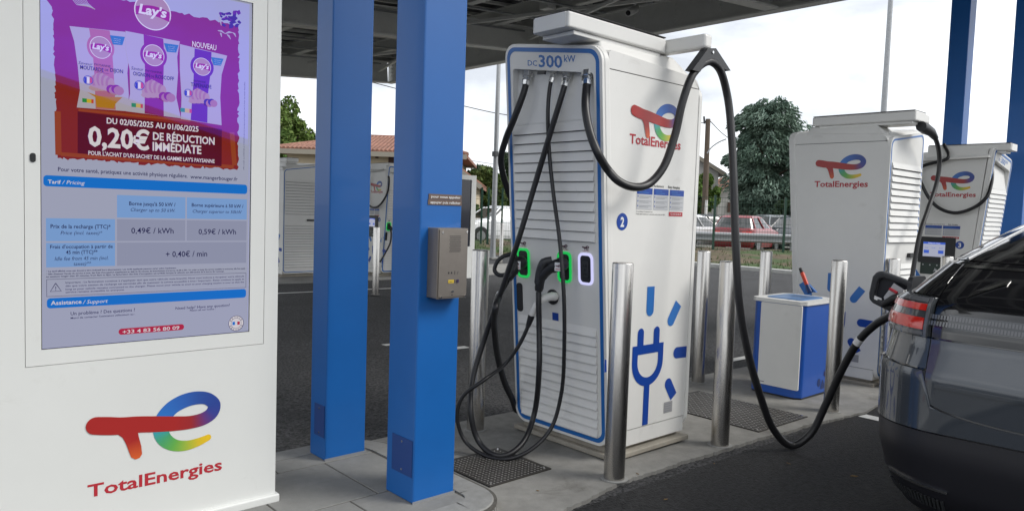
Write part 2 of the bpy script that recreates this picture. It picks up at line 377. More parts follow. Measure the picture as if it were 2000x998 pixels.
for y in (12.6, 6.8, 3.08):
    bm = MB(); ibeam(bm, (XA, y, cz(XA)+.02), (XB - .12, y, cz(XB - .12)+.02), .55, .26, .035); bm.build('rafter', [canopy_g, canopy_lt], can)
x = XA + .8
while x < XB - .5:
    bm = MB(); ibeam(bm, (x, YN, cz(x) + .50), (x, YF - .1, cz(x) + .50), .32, .15, .02); bm.build('purlin', [canopy_g, canopy_lt], can); x += 1.75
bm = MB(); y = YN
while y < YF:                                       # slender rails across the purlins
    bm.obox((XA, y, cz(XA) + .855), (XB - .15, y, cz(XB - .15) + .855), .06, .06, 0); y += .56
bm.build('panel_rail', canopy_lt, can)
bm = MB(); y = YN
while y < YF + .1:
    xx = XA
    while xx < XB:
        x1 = min(xx + 1.733, XB + .1)
        bm.add([(xx, y, cz(xx) + .9), (xx, y + 1.113, cz(xx) + .9), (x1, y + 1.113, cz(x1) + .9), (x1, y, cz(x1) + .9), (xx, y, cz(xx) + .935), (xx, y + 1.113, cz(xx) + .935), (x1, y + 1.113, cz(x1) + .935), (x1, y, cz(x1) + .935)], [(0, 1, 2, 3), (7, 6, 5, 4), (0, 4, 5, 1), (1, 5, 6, 2), (2, 6, 7, 3), (3, 7, 4, 0)], 0)
        xx += 1.735
    y += 1.115
bm.build('roof_panels', panel_dk, can)
bm = MB(); bm.obox((XB + .06, YN, cz(XB) + .78), (XB + .06, YF + .1, cz(XB) + .78), .03, .34); bm.build('edge_trim', canopy_g, can)
bm = MB(); bm.obox((XA, YF + .06, cz(XA) + .78), (XB + .07, YF + .06, cz(XB) + .78), .03, .34); bm.build('edge_trim', canopy_g, can)
bm = MB()
for q in range(12):
    y = 5 + q * 1.2; bm.obox((XA, y, cz(XA) + .45), (XB - .6, y + .4, cz(XB - .6) + .48), .07, .03, 0)
bm.build('cable_tray', galv, can)
bm = MB()
for y0, y1, xx in ((12.75, 18.8, 5), (12.75, 18.8, 9.5), (6.9, 12.5, 5), (6.9, 12.5, 9.5)):
    bm.obox((xx, y0, cz(xx) + .3), (xx + 2.2, y1, cz(xx + 2.2) + .3), .06, .06, 0); bm.obox((xx + 2.2, y0, cz(xx + 2.2) + .38), (xx, y1, cz(xx) + .38), .06, .06, 0)
bm.build('wind_brace', canopy_lt, can)

# CCTV camera hanging from the canopy
cp = at(1235, 22, 0, 11.6)
cc = thing('security_camera', 'small grey bullet security camera hanging under the canopy edge beam', 'camera', cp)
bm = MB(); d = Vector((-.75, -.2, -.35)).normalized(); bm.tube([cp - d * .2, cp - d * .19, cp + d * .2, cp + d * .205], [.06, .075, .075, .07], 16); bm.build('housing', canopy_lt, cc)
bm = MB(); bm.cyl(cp + d * .207, cp + d * .212, .05, 16); bm.build('lens', plastic, cc)
bm = MB(); bm.cyl(cp - d * .12, cp + Vector((.05, 0, .55)), .03, 10); bm.build('bracket', canopy_lt, cc)
cp2 = at(1070, 12, 0, 10.5)
cc2 = thing('junction_box', 'grey junction box hanging under the canopy purlins above the nearest charger', 'junction box', cp2)
bm = MB(); bm.box(cp2 - Vector((.12, .12, .08)), cp2 + Vector((.12, .12, .08))); bm.build('housing', canopy_lt, cc2, bevel=.01)
bm = MB(); bm.cyl(cp2 + Vector((0, 0, .08)), cp2 + Vector((0, 0, .5)), .02, 8); bm.build('drop_rod', galv, cc2)

# ------------------------------------------------------------------ blue posts
def post(x, y, wx, wy, label, z0=.05, top=None):
    if not z0: z0 = G(x, y)
    t = thing('steel_post', label, 'post', (x + wx / 2, y + wy / 2, z0), group='blue canopy posts')
    bm = MB(); bm.box((x, y, z0), (x + wx, y + wy, top or cz(x) + .02)); bm.build('shaft', blue_post, t, bevel=.008, seg=3)
    bm = MB(); pl = Pl((x, y + wy, 0), (0, -1, 0), (0, 0, 1))
    bm.rect(pl, .05, .17, wy - .01, .34, .0015, 0, .0015); bm.build('inspection_plate', blue_dk, t)
    for v in (.19, .32):
        bm = MB(); bm.ell(pl, .05 + (wy - .06) / 2, v, .005, .005, .0032, 0, 10, .002); bm.build('screw', chrome, t)
    bm = MB(); bm.rect(Pl((x, y, 0), (1, 0, 0), (0, 0, 1)), -.003, z0, wx + .003, z0 + .012, .001, 0, .002); bm.build('base_sealant', print_grey, t)
    return t
post(1.921, 2.719, .235, .225, 'blue square steel post carrying the intercom box, closest to the camera')
post(1.885, 3.47, .24, .17, 'blue square steel post beside the information totem, behind the intercom post')
rx = 11.2
post(rx, at(1897, 0, 0, rx).y, .24, .235, 'blue steel post rising behind the charger numbered 3', 0)
post(rx, at(1966, 266, 0, rx).y - .235, .24, .235, 'blue steel post at the right edge above the parked grey car', 0)

# sign plates and intercom
PX = Pl((1.921, 2.719, 0), (1, 0, 0), (0, 0, 1))
def ix(px, py): p = at(px, py, 1, 2.719); return (p.x - 1.921, p.z)
sg = thing('notice_plate', 'small brown plate with two lines of white text on the blue post', 'sign', at(868, 390, 1, 2.719))
for st, a, b in (('pour nous appeler', (837, 378), (901, 386)), ('appuyer puis relâcher', (835.5, 389), (901, 397))):
    bm = MB(); u0, v0 = ix(*a); u1, _ = ix(b[0], b[1]); bm.rect(PX, u0, v0 - .0245, u1, v0 - .001, .001, 0, .002)
    pb = bm.build('plate', mat('brown plate', (.13, .085, .065), .4), sg)
    bm = MB(); bm.text(PX, st, u0 + .012, u1 - .008, v0 - .018, .0115, .0042, 0, .012); bm.build('lettering', print_white, pb)
ic = thing('intercom', 'grey metal intercom box with speaker grille mounted on the blue post', 'intercom', (2.08, 2.70, 1.15))
u0, u1, v0, v1 = .046, .214, .993, 1.308
OFF = .075
bm = MB(); bm.rect(PX, u0, v0, u1, v1, .0005, 0, OFF); bm.build('housing', steel_dk, ic, bevel=.006, seg=3)
bm = MB(); bm.rect(PX, u0 + .006, v0 + .008, u1 - .004, v1 - .006, OFF + .001, 0, .004); fp = bm.build('face_plate', steel_dk, ic, bevel=.002)
PXI = Pl((1.921 + .046 * .26 + .004, 2.719, 0), (1, 0, 0), (0, 0, 1)); PXI.u = PXI.u * .74
O2 = OFF + .0056
bm = MB()
for j in range(9):
    for i in range(11): bm.ell(PXI, .125 + i * .0078 + (j % 2) * .0035, 1.272 - j * .0085, .0026, .0026, O2, 0, 8)
bm.build('speaker_grille', print_black, fp)
bm = MB()
for i, r in ((0, .005), (1, .005)): bm.ell(PXI, .122 + i * .022, 1.108, r, r, O2, 0, 12)
bm.rect(PXI, .166, 1.100, .170, 1.116, O2, 0); bm.stroke(PXI, [(.188, 1.101), (.194, 1.114)], .003, O2, 0); bm.build('indicator', print_black, fp)
bm = MB(); bm.rect(PXI, .12, 1.062, .163, 1.077, O2, 0, .001); bm.build('name_strip', mat('yellow strip', (.55, .40, .05), .4), fp)
bm = MB(); bm.text(PXI, 'appel', .128, .150, 1.067, .005, O2 + .0015, 0); bm.rect(PXI, .165, 1.062, .170, 1.077, O2, 0); bm.build('lettering', print_black, fp)
bm = MB(); bm.rr(PXI, .184, 1.062, .198, 1.078, .005, O2, 0, .004); bm.build('call_button', mat('violet button', (.05, .035, .09), .3), fp)
for a, b in ((.07, 1.288), (.255, 1.292), (.072, 1.0), (.255, 1.0)):
    bm = MB(); bm.ell(PXI, a, b, .005, .005, O2, 0, 12, .002); bm.build('screw', chrome, fp)
bm = MB(); bm.rr(PXI, .143, 1.020, .162, 1.028, .004, O2, 0, .003); bm.build('key_slot', chrome, fp)
bm = MB(); bm.ell(PXI, .152, 1.008, .004, .004, O2, 0, 10); bm.build('microphone_hole', print_black, fp)

# ------------------------------------------------------------------ emblem geometry (measured on the totem)
YK = 3.140
def K(px, py): p = at(px, py, 1, YK); return Vector((p.x, p.z))
def K3(x, y): return K(x / 2.7875, 640 + y / 2.7875)
rib = [(520, 532, 95), (585, 533, 97), (650, 533, 93), (750, 525, 88), (850, 523, 85), (950, 520, 78), (1040, 512, 70), (1110, 492, 70), (1152, 462, 70), (1166, 420, 66), (1132, 386, 64), (1075, 380, 70), (1000, 398, 76), (930, 440, 78), (885, 500, 80), (876, 560, 78), (897, 607, 72), (947, 637, 62), (1010, 640, 54), (1080, 620, 44), (1132, 596, 34)]
rc = [(160, 36, 34)] * 6 + [(150, 38, 42), (100, 52, 115), (58, 62, 140), (42, 66, 142), (42, 70, 145), (42, 78, 152), (44, 92, 170), (44, 102, 180), (42, 112, 188), (56, 150, 165), (70, 155, 105), (96, 165, 72), (150, 175, 62), (208, 180, 42), (224, 184, 32)]
P3 = [K3(a, b) for a, b, _ in rib]
ksc = (K3(1200, 500) - K3(475, 500)).x / (1200 - 475)
LX0, LX1 = K3(473, 530).x, K3(1203, 430).x
LZ = (K3(600, 533)).y
ribU = [((p.x - LX0) / (LX1 - LX0), (p.y - LZ) / (LX1 - LX0)) for p in P3]
ribW = [w * (K3(x, y - 50) - K3(x, y + 50)).y / 100 / (LX1 - LX0) for x, y, w in rib]
stemU = [((K3(a, b).x - LX0) / (LX1 - LX0), (K3(a, b).y - LZ) / (LX1 - LX0)) for a, b in ((600, 560), (640, 578), (668, 598), (686, 632), (704, 680), (714, 704), (738, 715), (760, 706), (773, 685), (768, 640), (757, 600), (748, 560))]
def emb(mb, pl, u0, v0, w, off=.001, mi=0, mono=None):
    sp = spline([(a, b, c) for (a, b), c in zip(ribU, ribW)], 6)
    cs = []
    for i in range(len(sp)):
        t = i / 6; k = min(int(t), len(rc) - 2); f = t - k
        cs.append(mono or rgb(*[rc[k][j] * (1 - f) + rc[k + 1][j] * f for j in range(3)]))
    mb.stroke(pl, [(u0 + p.x * w, v0 + p.y * w) for p in sp], [p.z * w for p in sp], off + .0016, mi, cs, -.000010)
    def cap(i, col, o):
        p = sp[i]; r = p.z * w / 2; n = 20
        mb.add([pl(u0 + p.x * w + r * math.cos(2 * PI * k / n), v0 + p.y * w + r * math.sin(2 * PI * k / n), o) for k in range(n)], [tuple(range(n))], mi, False, [col] * n)
    cap(0, cs[0], off + .0018); cap(-1, cs[-1], off + .0003)
    vs = [(u0 + a * w, v0 + b * w) for a, b in stemU]
    zs = [b for a, b in stemU]; lo = min(zs); hi = max(zs)
    cl = [mono or tuple(rgb(160, 36, 34)[j] * (1 - f) + rgb(206, 92, 40)[j] * f for j in range(3)) for f in [max(0, min(1, ((hi - z) / (hi - lo) - .45) / .55)) for z in zs]]
    mb.add([pl(a, b, off + .0012) for a, b in vs], [tuple(range(len(vs)))], mi, False, cl)
def brand(mb, pl, u0, v0, w, off=.001):             # emblem over the word, colours on the mesh
    emb(mb, pl, u0, v0, w, off)

# ------------------------------------------------------------------ information totem
kt = thing('information_totem', 'large white information totem with lit advert and price screen', 'information totem', (.95, 3.3, .05))
KP = Pl((0, YK, 0), (1, 0, 0), (0, 0, 1))
kx0, kx1 = .375, 1.458
bm = MB(); fx0, fx1, fz0, fz1 = .501, 1.396, .771, 2.36
sx0, sx1, sz0, sz1 = .552, 1.331, .831, 2.236
# body with a real opening for the display door
for a, b in (((kx0, .05), (kx1, fz0)), ((kx0, fz1), (kx1, 2.62)), ((kx0, fz0), (fx0, fz1)), ((fx1, fz0), (kx1, fz1))): bm.box((a[0], YK, a[1]), (b[0], YK + .30, b[1]))
body = bm.build('casing', kiosk_w, kt)
bm = MB(); bm.box((fx0 - .01, YK + .06, fz0 - .01), (fx1 + .01, YK + .29, fz1 + .01)); bm.build('inner_box', seam, kt)
bm = MB(); g = .002
for a, b in (((fx0 + g, fz0 + g), (fx1 - g, sz0)), ((fx0 + g, sz1), (fx1 - g, fz1 - g)), ((fx0 + g, sz0), (sx0, sz1)), ((sx1, sz0), (fx1 - g, sz1))): bm.box((a[0], YK + .001, a[1]), (b[0], YK + .06, b[1]))
door = bm.build('display_door', kiosk_w, kt)
bm = MB(); u, v = K(64, 308); bm.rr(KP, u - .009, v - .016, u + .009, v + .016, .008, .0005, 0, .002); bm.build('lock', plastic, door)
bm = MB(); bm.box((kx0 - .012, YK - .022, .046), (kx1 + .014, YK + .32, .085)); bm.build('base_plate', kiosk_w, kt, bevel=.008, seg=3)
bm = MB(); bm.box((kx0 + .004, YK + .004, 2.621), (kx1 - .004, YK + .296, 2.66)); bm.build('top_cap', kiosk_w, kt, bevel=.01)
bm = MB(); emb(bm, KP, LX0, LZ, LX1 - LX0, .0008); bm.build('emblem', emblem, kt)
bm = MB(); ua, va = K3(476, 916); ub, vb = K3(1208, 776); bm.text(KP, 'TotalEnergies', ua, ub, (va + vb) / 2, (K3(500, 846) - K3(505, 915)).y, .001, 0, .020)
bm.build('lettering', print_red, kt)
# --- display
SP = Pl((0, YK + .018, 0), (1, 0, 0), (0, 0, 1))
def Sc(px, py): p = at(px, py, 1, YK + .018); return (p.x, p.z)
def Z1(x, y): return Sc(x / 2.936, y / 2.936)
def Z2(x, y): return Sc(x / 2.627, 320 + y / 2.627)
scr_bg = smat('screen grey', (.30, .315, .40))
bm = MB(); bm.rect(SP, sx0, sz0, sx1, sz1, 0, 0); scr = bm.build('screen', scr_bg, kt)
bm = MB()
for a, b in (((sx0, sz0), (sx0 + .003, sz1)), ((sx1 - .003, sz0), (sx1, sz1)), ((sx0, sz0), (sx1, sz0 + .003))): bm.rect(SP, *a, *b, .0135, 0)
bm.build('gasket', plastic, scr)
red_p = smat('poster red', (.185, .018, .010)); dkred = smat('poster dark red', (.085, .007, .010)); bagw = smat('bag white', (.33, .30, .33)); bag_or = smat('bag mustard', (.33, .11, .10)); bag_pk = smat('bag violet', (.18, .018, .08)); bag_pu = smat('bag purple', (.10, .02, .16))
txtw = smat('screen white', (.55, .52, .52)); txtk = smat('screen ink', (.012, .012, .05)); gold = smat('poster gold', (.32, .20, .16)); red2 = smat('poster banner red', (.25, .012, .06)); teal = smat('poster teal', (.02, .14, .24)); chip = smat('crisp', (.34, .21, .16)); chip2 = smat('crisp edge', (.30, .14, .12)); mustard = smat('mustard', (.34, .15, .01)); ngreen = smat('score green', (.02, .20, .04)); nyel = smat('score yellow', (.45, .32, .02)); nred = smat('score red', (.42, .05, .02)); flagb = smat('flag blue', (.02, .04, .25)); rust = smat('poster rust', (.24, .045, .01)); dark_onion = smat('olive dark', (.04, .02, .10))
band = smat('screen blue', (.008, .135, .47)); cellb = smat('screen pale blue', (.165, .29, .52)); cellg = smat('screen cell grey', (.235, .25, .335)); fineink = smat('screen fine ink', (.05, .05, .10)); phone_red = smat('phone red', (.36, .02, .03))
PM = [red_p, dkred, bagw, bag_or, bag_pk, bag_pu, txtw, txtk, gold, red2, teal, chip, chip2, mustard, ngreen, nyel, nred, flagb, rust, dark_onion]
(pR, pD, pW, pO, pK, pU, pT, pI, pG, pB, pTe, pC, pC2, pM, pGr, pY, pNr, pF, pRu, pOn) = range(20)
bm = MB(); rnd = random.Random(3)
# torn-edged red field
tl, tr, br, bl = (285, -70), (1385, 60), (1365, 975), (328, 908)
def edge(a, b, n, j): return [Z1(a[0] + (b[0] - a[0]) * i / n + rnd.uniform(-j, j), a[1] + (b[1] - a[1]) * i / n + rnd.uniform(-j, j)) for i in range(n)]
top_l = (240, 0)
bm.poly(SP, edge((300, 40), bl, 60, 7) + edge(bl, br, 70, 9) + edge(br, (1370, 150), 60, 7) + edge((1370, 150), (690, 0), 40, 8) + edge((690, 0), (690, -250), 4, 1) + edge((690, -250), (240, -290), 10, 5) + edge((240, -290), (240, 0), 10, 5), .0005, pR)
bm.poly(SP, [Z1(*p) for p in ((445, 640), (1272, 742), (1270, 955), (445, 880))], .0008, pD)
# brighter rust streaks along the lower edges
for a, b, w in (((330, 640), (335, 890), .02), ((350, 885), (1340, 958), .014), ((1330, 760), (1345, 950), .02), ((450, 632), (1090, 695), .009)): bm.stroke(SP, [Z1(*a), Z1(*b)], w, .0007, pRu)
# garlic, olives in the corners
for k in range(9): bm.stroke(SP, [Z1(400 + k * 9, -20 - k * 2), Z1(440 + k * 8, 30 - k), Z1(510 + k * 4, 40 + k * 2), Z1(545, 55)], .0022, .0009, pW)
# crumpled purple leaf bunch and a pale sprig in the upper right corner
for k in range(26):
    x, y = 1262 + rnd.random() * 118, 62 + rnd.random() * 95; a_ = rnd.uniform(0, 6.28); r_ = rnd.uniform(10, 24)
    bm.poly(SP, [Z1(x + r_ * f * math.cos(a_ + t), y + r_ * f * .7 * math.sin(a_ + t)) for t, f in ((0, 1.2), (.9, .6), (1.8, .8), (2.9, 1.1), (4.0, .6), (5.2, .9))], .0010 + k * .00002, pOn if k % 3 else pU)
for x0_, y0_, x1_, y1_ in ((1248, 178, 1290, 196), (1290, 196, 1335, 190), (1300, 200, 1322, 228), (1335, 190, 1352, 215), (1262, 190, 1270, 215), (1256, 100, 1268, 150)): bm.stroke(SP, [Z1(x0_, y0_), Z1((x0_ + x1_) / 2, (y0_ + y1_) / 2 - 6), Z1(x1_, y1_)], [.003, .008, .002], .0017, pW)
def lays(cx, cy, rx_, ry, o, ring=True, sc=1):
    u, v = Z1(cx, cy); a = abs(Z1(cx + rx_, cy)[0] - Z1(cx - rx_, cy)[0]) / 2; b = abs(Z1(cx, cy + ry)[1] - Z1(cx, cy - ry)[1]) / 2
    if ring: bm.ell(SP, u, v, a * 1.06, b * 1.06, o, pT, 36)
    bm.ell(SP, u, v, a, b, o + .0003, pG, 36)
    n = 16; top = [(u - a * .97 + 2 * a * .97 * i / n, v + b * (.16 + .20 * math.sin(PI * i / n))) for i in range(n + 1)]; bot = [(u + a * .97 - 2 * a * .97 * i / n, v - b * (.42 - .16 * math.sin(PI * (1 - i / n)) + .1 * (1 - i / n) - .1)) for i in range(n + 1)]
    bm.poly(SP, top + bot, o + .0006, pB)
    bm.text(SP, "Lay's", u - a * .82, u + a * .80, v - b * .20, b * .56, o + .0009, pT, .035, .18)
lays(876, 72, 100, 98, .0012)
# three bags
def bag(pts, stripe, sm, o, lg, r):
    bm.poly(SP, [Z1(*p) for p in pts], o, pW); bm.poly(SP, [Z1(*p) for p in stripe], o + .0003, sm)
    u, v = Z1(*lg); a = abs(Z1(lg[0] + r + 17, lg[1])[0] - Z1(lg[0] - r - 17, lg[1])[0]) / 2; b = abs(Z1(lg[0], lg[1] + r + 17)[1] - Z1(lg[0], lg[1] - r - 17)[1]) / 2
    bm.ell(SP, u, v, a, b, o + .0005, sm, 32); lays(lg[0], lg[1], r - 2, r - 2, o + .0007)
bag([(398, 152), (715, 185), (735, 205), (738, 330), (730, 420), (738, 545), (735, 640), (440, 618), (458, 520), (445, 380), (425, 240)], [(510, 165), (628, 178), (640, 260), (650, 400), (663, 632), (548, 625), (540, 420), (530, 280)], pO, .0012, (577, 275), 62)
bag([(718, 180), (1030, 240), (1015, 330), (1020, 420), (1010, 560), (1036, 680), (722, 640), (745, 540), (742, 400), (722, 300)], [(822, 200), (935, 225), (940, 300), (935, 480), (938, 668), (828, 652), (830, 400)], pK, .0024, (880, 320), 60)
bag([(1030, 255), (1302, 322), (1270, 430), (1262, 560), (1270, 720), (1036, 684), (1040, 560), (1030, 400)], [(1115, 280), (1212, 302), (1208, 400), (1190, 560), (1188, 706), (1092, 690), (1108, 480)], pU, .0018, (1158, 385), 50)
o = .0042
for pts in ([(628, 205), (715, 215), (700, 262), (645, 258)], [(938, 250), (1022, 262), (1008, 305), (955, 300)], [(1208, 330), (1280, 340), (1264, 380), (1222, 376)]): bm.poly(SP, [Z1(*p) for p in pts], o, pTe)
for cx, cy, st in ((668, 228, 'SANS'), (980, 272, 'SANS'), (1244, 350, 'SANS')):
    for k in range(3): a = Z1(cx - 18, cy - 2 + 11 * k); b = Z1(cx + 22, cy + 2 + 11 * k); bm.text(SP, ('SANS', 'COLORANT', 'ARTIFICIEL')[k], a[0], b[0], (a[1] + b[1]) / 2, .0016, o + .0003, pT)
def zt(st, a, b, top, mi=pI, off=.0048, bold=.02, shear=0):
    A = Z1(*a); B = Z1(*b); T = Z1(*top); v = (A[1] + B[1]) / 2; bm.text(SP, st, A[0], B[0], v, T[1] - A[1], off, mi, bold, shear)
zt('Saveur', (448, 372), (530, 378), (448, 354), bold=0, shear=.2); zt('PAYSANNE', (540, 383), (632, 386), (540, 369), bold=.005)
zt('MOUTARDE', (458, 401), (592, 412), (458, 378)); zt('DE', (600, 410), (620, 411), (600, 398), bold=.01); zt('DIJON', (630, 416), (704, 421), (630, 394)); zt('MOUTARDE FINE DE DIJON', (553, 420), (623, 427), (553, 414), bold=0)
zt('Saveur', (750, 402), (822, 410), (750, 382), bold=0, shear=.2); zt('PAYSANNE', (832, 414), (928, 424), (832, 402), bold=.005)
zt('OIGNON', (761, 433), (858, 448), (761, 410)); zt('DE', (864, 446), (884, 448), (864, 434), bold=.01); zt('ROSCOFF', (890, 452), (996, 464), (890, 430))
zt('PAYSANNE', (1108, 470), (1178, 480), (1108, 458), bold=.005); zt('TAPENADE', (1092, 492), (1210, 515), (1092, 470))
def heap(cx, cy, s, third):
    for k in range(9):
        u, v = Z1(cx - 50 * s + k * 13 * s, cy - 20 * s + abs(k - 3) * 7 * s); bm.ell(SP, u, v, .012 * s, .026 * s, .0045 + k * .0001, pC2 if k % 2 else pC, 20)
    for k in range(3): u, v = Z1(cx - 40 * s + k * 30 * s, cy + 34 * s); bm.ell(SP, u, v, .02 * s, .010 * s, .0056 + k * .0001, pC, 18)
    for k in range(4):
        u, v = Z1(cx + 55 * s + k * 14 * s, cy + 40 * s + (k % 2) * 8 * s); bm.ell(SP, u, v, .018 * s, .017 * s, .0060 + k * .0001, third if k % 2 == 0 else pC2, 18)
heap(582, 475, 1.0, pK); heap(880, 515, 1.0, pK); heap(1140, 555, .85, pOn)
bm.poly(SP, [Z1(*p) for p in ((498, 530), (560, 552), (630, 558), (700, 560), (660, 598), (650, 625), (552, 616), (545, 560))], .0044, pM)
for cx, cy, r in ((504, 462, 24), (797, 492, 24), (1077, 536, 20)):
    for k, mm in enumerate((pF, pT, pNr)):
        a = Z1(cx - r + k * r * .67, cy - r); b = Z1(cx - r + (k + 1) * r * .67, cy + r); bm.rect(SP, a[0] + .0006, b[1] + .004, b[0] - .0006, a[1] - .004, .0047, mm)
    u, v = Z1(cx, cy); rr_ = abs(Z1(cx + r, cy)[0] - u) * 1.05; bm.ring(SP, [(u + rr_ * 1.15 * math.cos(t * PI / 12), v + rr_ * 1.15 * math.sin(t * PI / 12)) for t in range(24)], [(u + rr_ * math.cos(t * PI / 12), v + rr_ * math.sin(t * PI / 12)) for t in range(24)], .0048, pF)
for cx, cy in ((470, 575), (752, 602), (1032, 630)):
    for k, mm in enumerate((pGr, pGr, pY, pY, pNr)): a = Z1(cx + k * 13, cy - 10 + k * 1.6); b = Z1(cx + k * 13 + 13, cy + 14 + k * 1.6); bm.rect(SP, a[0], b[1], b[0], a[1], .0047, mm)
zt('NOUVEAU', (1100, 270), (1238, 292), (1100, 237), pT, bold=.015)
zt('DU 02/05/2025 AU 01/06/2025', (610, 710), (1136, 757), (610, 676), pT, bold=.02)
zt('0,20€', (503, 836), (855, 860), (503, 722), pT, bold=.03)
zt('DE RÉDUCTION', (875, 802), (1228, 832), (875, 757), pT, bold=.025); zt('IMMÉDIATE', (873, 862), (1152, 886), (873, 812), pT, bold=.025)
zt("POUR L'ACHAT D'UN SACHET DE LA GAMME LAY'S PAYSANNE", (505, 888), (1228, 937), (505, 864), pT, bold=.02)
# vertical fine print beside the poster
u, v = Z1(1400, 975); u2, v2 = Z1(1392, 470)
bm.text(Pl(SP(u, v), (0, 0, 1), (-1, 0, 0)), 'Offre valable du 02/05/2025 au 01/06/2025 dans les boutiques participantes, dans la limite des stocks disponibles', 0, v2 - v, 0, .005, .0009, pI, 0)
bm.build('poster', PM, scr)
# --- price table
TM = [band, cellb, cellg, txtk, fineink, txtw, scr_bg]
tb, tc_, tg, tk, tf, tw, tbg = range(7)
bm = MB()
def zz(st, a, b, top, mi=tk, bold=.012, shear=0, align='fit'):
    A = Z2(*a); B = Z2(*b); T = Z2(*top); bm.text(SP, st, A[0], B[0], (A[1] + B[1]) / 2, T[1] - A[1], .0016, mi, bold, shear, align)
def zbox(a, b, mi, off=.0008, r=0):
    A = Z2(*a); B = Z2(*b)
    if r: bm.rr(SP, A[0], B[1], B[0], A[1], r, off, mi)
    else: bm.rect(SP, A[0], B[1], B[0], A[1], off, mi)
zz('Pour votre santé, pratiquez une activité physique régulière.', (297, 32), (962, 78), (297, 10), bold=.01); zz('www.mangerbouger.fr', (976, 76), (1218, 88), (976, 56), bold=.01)
def zq(pts, mi, off=.0008): bm.poly(SP, [Z2(*p) for p in pts], off, mi)
A = Z2(222, 58); Bq = Z2(222, 115); Cq = Z2(1268, 120)
bm.rr(SP, A[0], Bq[1], Cq[0], A[1], .012, .0008, tb)
zz('Tarif', (245, 102), (312, 103), (245, 82), tw, .016); zz('/ Pricing', (318, 104), (435, 108), (318, 84), tw, .004, .25)
vT = [Z2(600, 160)[1], Z2(600, 276)[1], Z2(600, 284)[1], Z2(600, 396)[1], Z2(600, 404)[1], Z2(600, 523)[1]]
uT = [Z2(236, 400)[0], Z2(590, 400)[0], Z2(600, 400)[0], Z2(950, 400)[0], Z2(957, 400)[0], Z2(1264, 400)[0]]
for (a, b, i, j, mi) in ((2, 3, 0, 1, tc_), (4, 5, 0, 1, tc_), (0, 1, 2, 3, tc_), (2, 3, 2, 3, tg), (4, 5, 2, 3, tg), (0, 1, 4, 5, tc_), (2, 5, 4, 5, tg)): bm.rect(SP, uT[a], vT[j], uT[b], vT[i], .0008, mi)
zz('Borne jusqu\'à 50 kW /', (662, 214), (900, 218), (662, 194)); zz('Charger up to 50 kW.', (670, 244), (898, 248), (670, 226), bold=0, shear=.25)
zz('Borne supérieure à 50 kW /', (983, 220), (1248, 226), (983, 202)); zz('Charger superior to 50kW', (988, 250), (1240, 257), (988, 233), bold=0, shear=.25)
zz('Prix de la recharge (TTC)*', (259, 332), (567, 331), (259, 311)); zz('Price (incl. taxes)*', (310, 363), (525, 363), (310, 344), bold=0, shear=.25)
zz('0,49€ / kWh', (673, 357), (890, 357), (673, 327), bold=.008); zz('0,59€ / kWh', (1018, 362), (1210, 361), (1018, 334), bold=.008)
zz("Frais d'occupation à partir de", (257, 433), (578, 433), (257, 414)); zz('45 min (TTC)**', (338, 462), (500, 462), (338, 442)); zz('Idle fee from 45 min (incl.', (280, 495), (555, 492), (280, 475), bold=0, shear=.25); zz('taxes)**', (378, 521), (468, 520), (378, 502), bold=0, shear=.25)
zz('+ 0,40€ / min', (850, 477), (1062, 475), (850, 447), bold=.008)
zz("* Le tarif affiché vous est donné à titre indicatif hors abonnement. Les tarifs appliqués peuvent varier selon l'opérateur.", (236, 551), (905, 541), (236, 543), tk, .02)
zz("* Afin d'assurer l'accès du service à tous, des frais d'occupation s'appliquent au delà de 45 minutes de branchement à la borne, de 8h à 20h. / In order to keep the service available to everyone, idle fees apply", (236, 565), (1258, 543), (236, 557), tk, .02)
zz("to sessions longer than 45 minutes, from 8am to 8pm. La facturation des frais d'occupation est arrêtée lorsque le véhicule est débranché de la borne de recharge.", (236, 579), (1150, 557), (236, 571), tk, .02)
A = Z2(238, 592); Bq = Z2(238, 682); Cq = Z2(1262, 600)
bm.ring(SP, [(A[0], Bq[1]), (Cq[0], Bq[1]), (Cq[0], A[1]), (A[0], A[1])], [(A[0] + .0015, Bq[1] + .0015), (Cq[0] - .0015, Bq[1] + .0015), (Cq[0] - .0015, A[1] - .0015), (A[0] + .0015, A[1] - .0015)], .0009, tf)
tri = [Z2(285, 612), Z2(258, 655), Z2(314, 652)]; bm.stroke(SP, [tri[0], tri[1], tri[2], tri[0]], .003, .0012, tf); zz('!', (283, 649), (288, 649), (283, 628), tf)
for k, st in enumerate(("Important : La facturation continue à s'appliquer tant que votre véhicule reste branché. Nous vous invitons à récupérer votre véhicule", "dès que votre session de recharge est terminée afin de maintenir le service accessible à tous / Important : Rates continue to apply as", "long as your vehicle remains connected to the charger. Please move your vehicle as soon as your charging session is over so that the", "service remains accessible to everyone.")):
    e = (1252, 582 + k * 15) if k < 3 else (638, 650)
    zz(st, (336, 611 + k * 17), e, (336, 601 + k * 17), tf, .012)
bm.build('price_table', TM, scr)
bm = MB(); TM2 = [band, cellb, phone_red, txtk, fineink, txtw, scr_bg]
A = Z2(240, 690); Bq = Z2(240, 742); Cq = Z2(1262, 660); bm.rr(SP, A[0], Bq[1], Cq[0], A[1], .012, .0008, tb)
zz('Assistance', (260, 724), (418, 716), (260, 702), tw, .016); zz('/ Support', (424, 717), (553, 712), (424, 697), tw, .004, .25)
zz('Un problème ? Des questions ?', (362, 776), (692, 756), (362, 758), bold=.006); zz("Merci de contacter l'assistance utilisateurs au :", (362, 793), (692, 776), (362, 783), tk, .01)
zz('Need help? Have any question?', (900, 746), (1178, 731), (900, 732), bold=.006); zz('Please call our hotline :', (974, 755), (1105, 748), (974, 746), tk, .01)
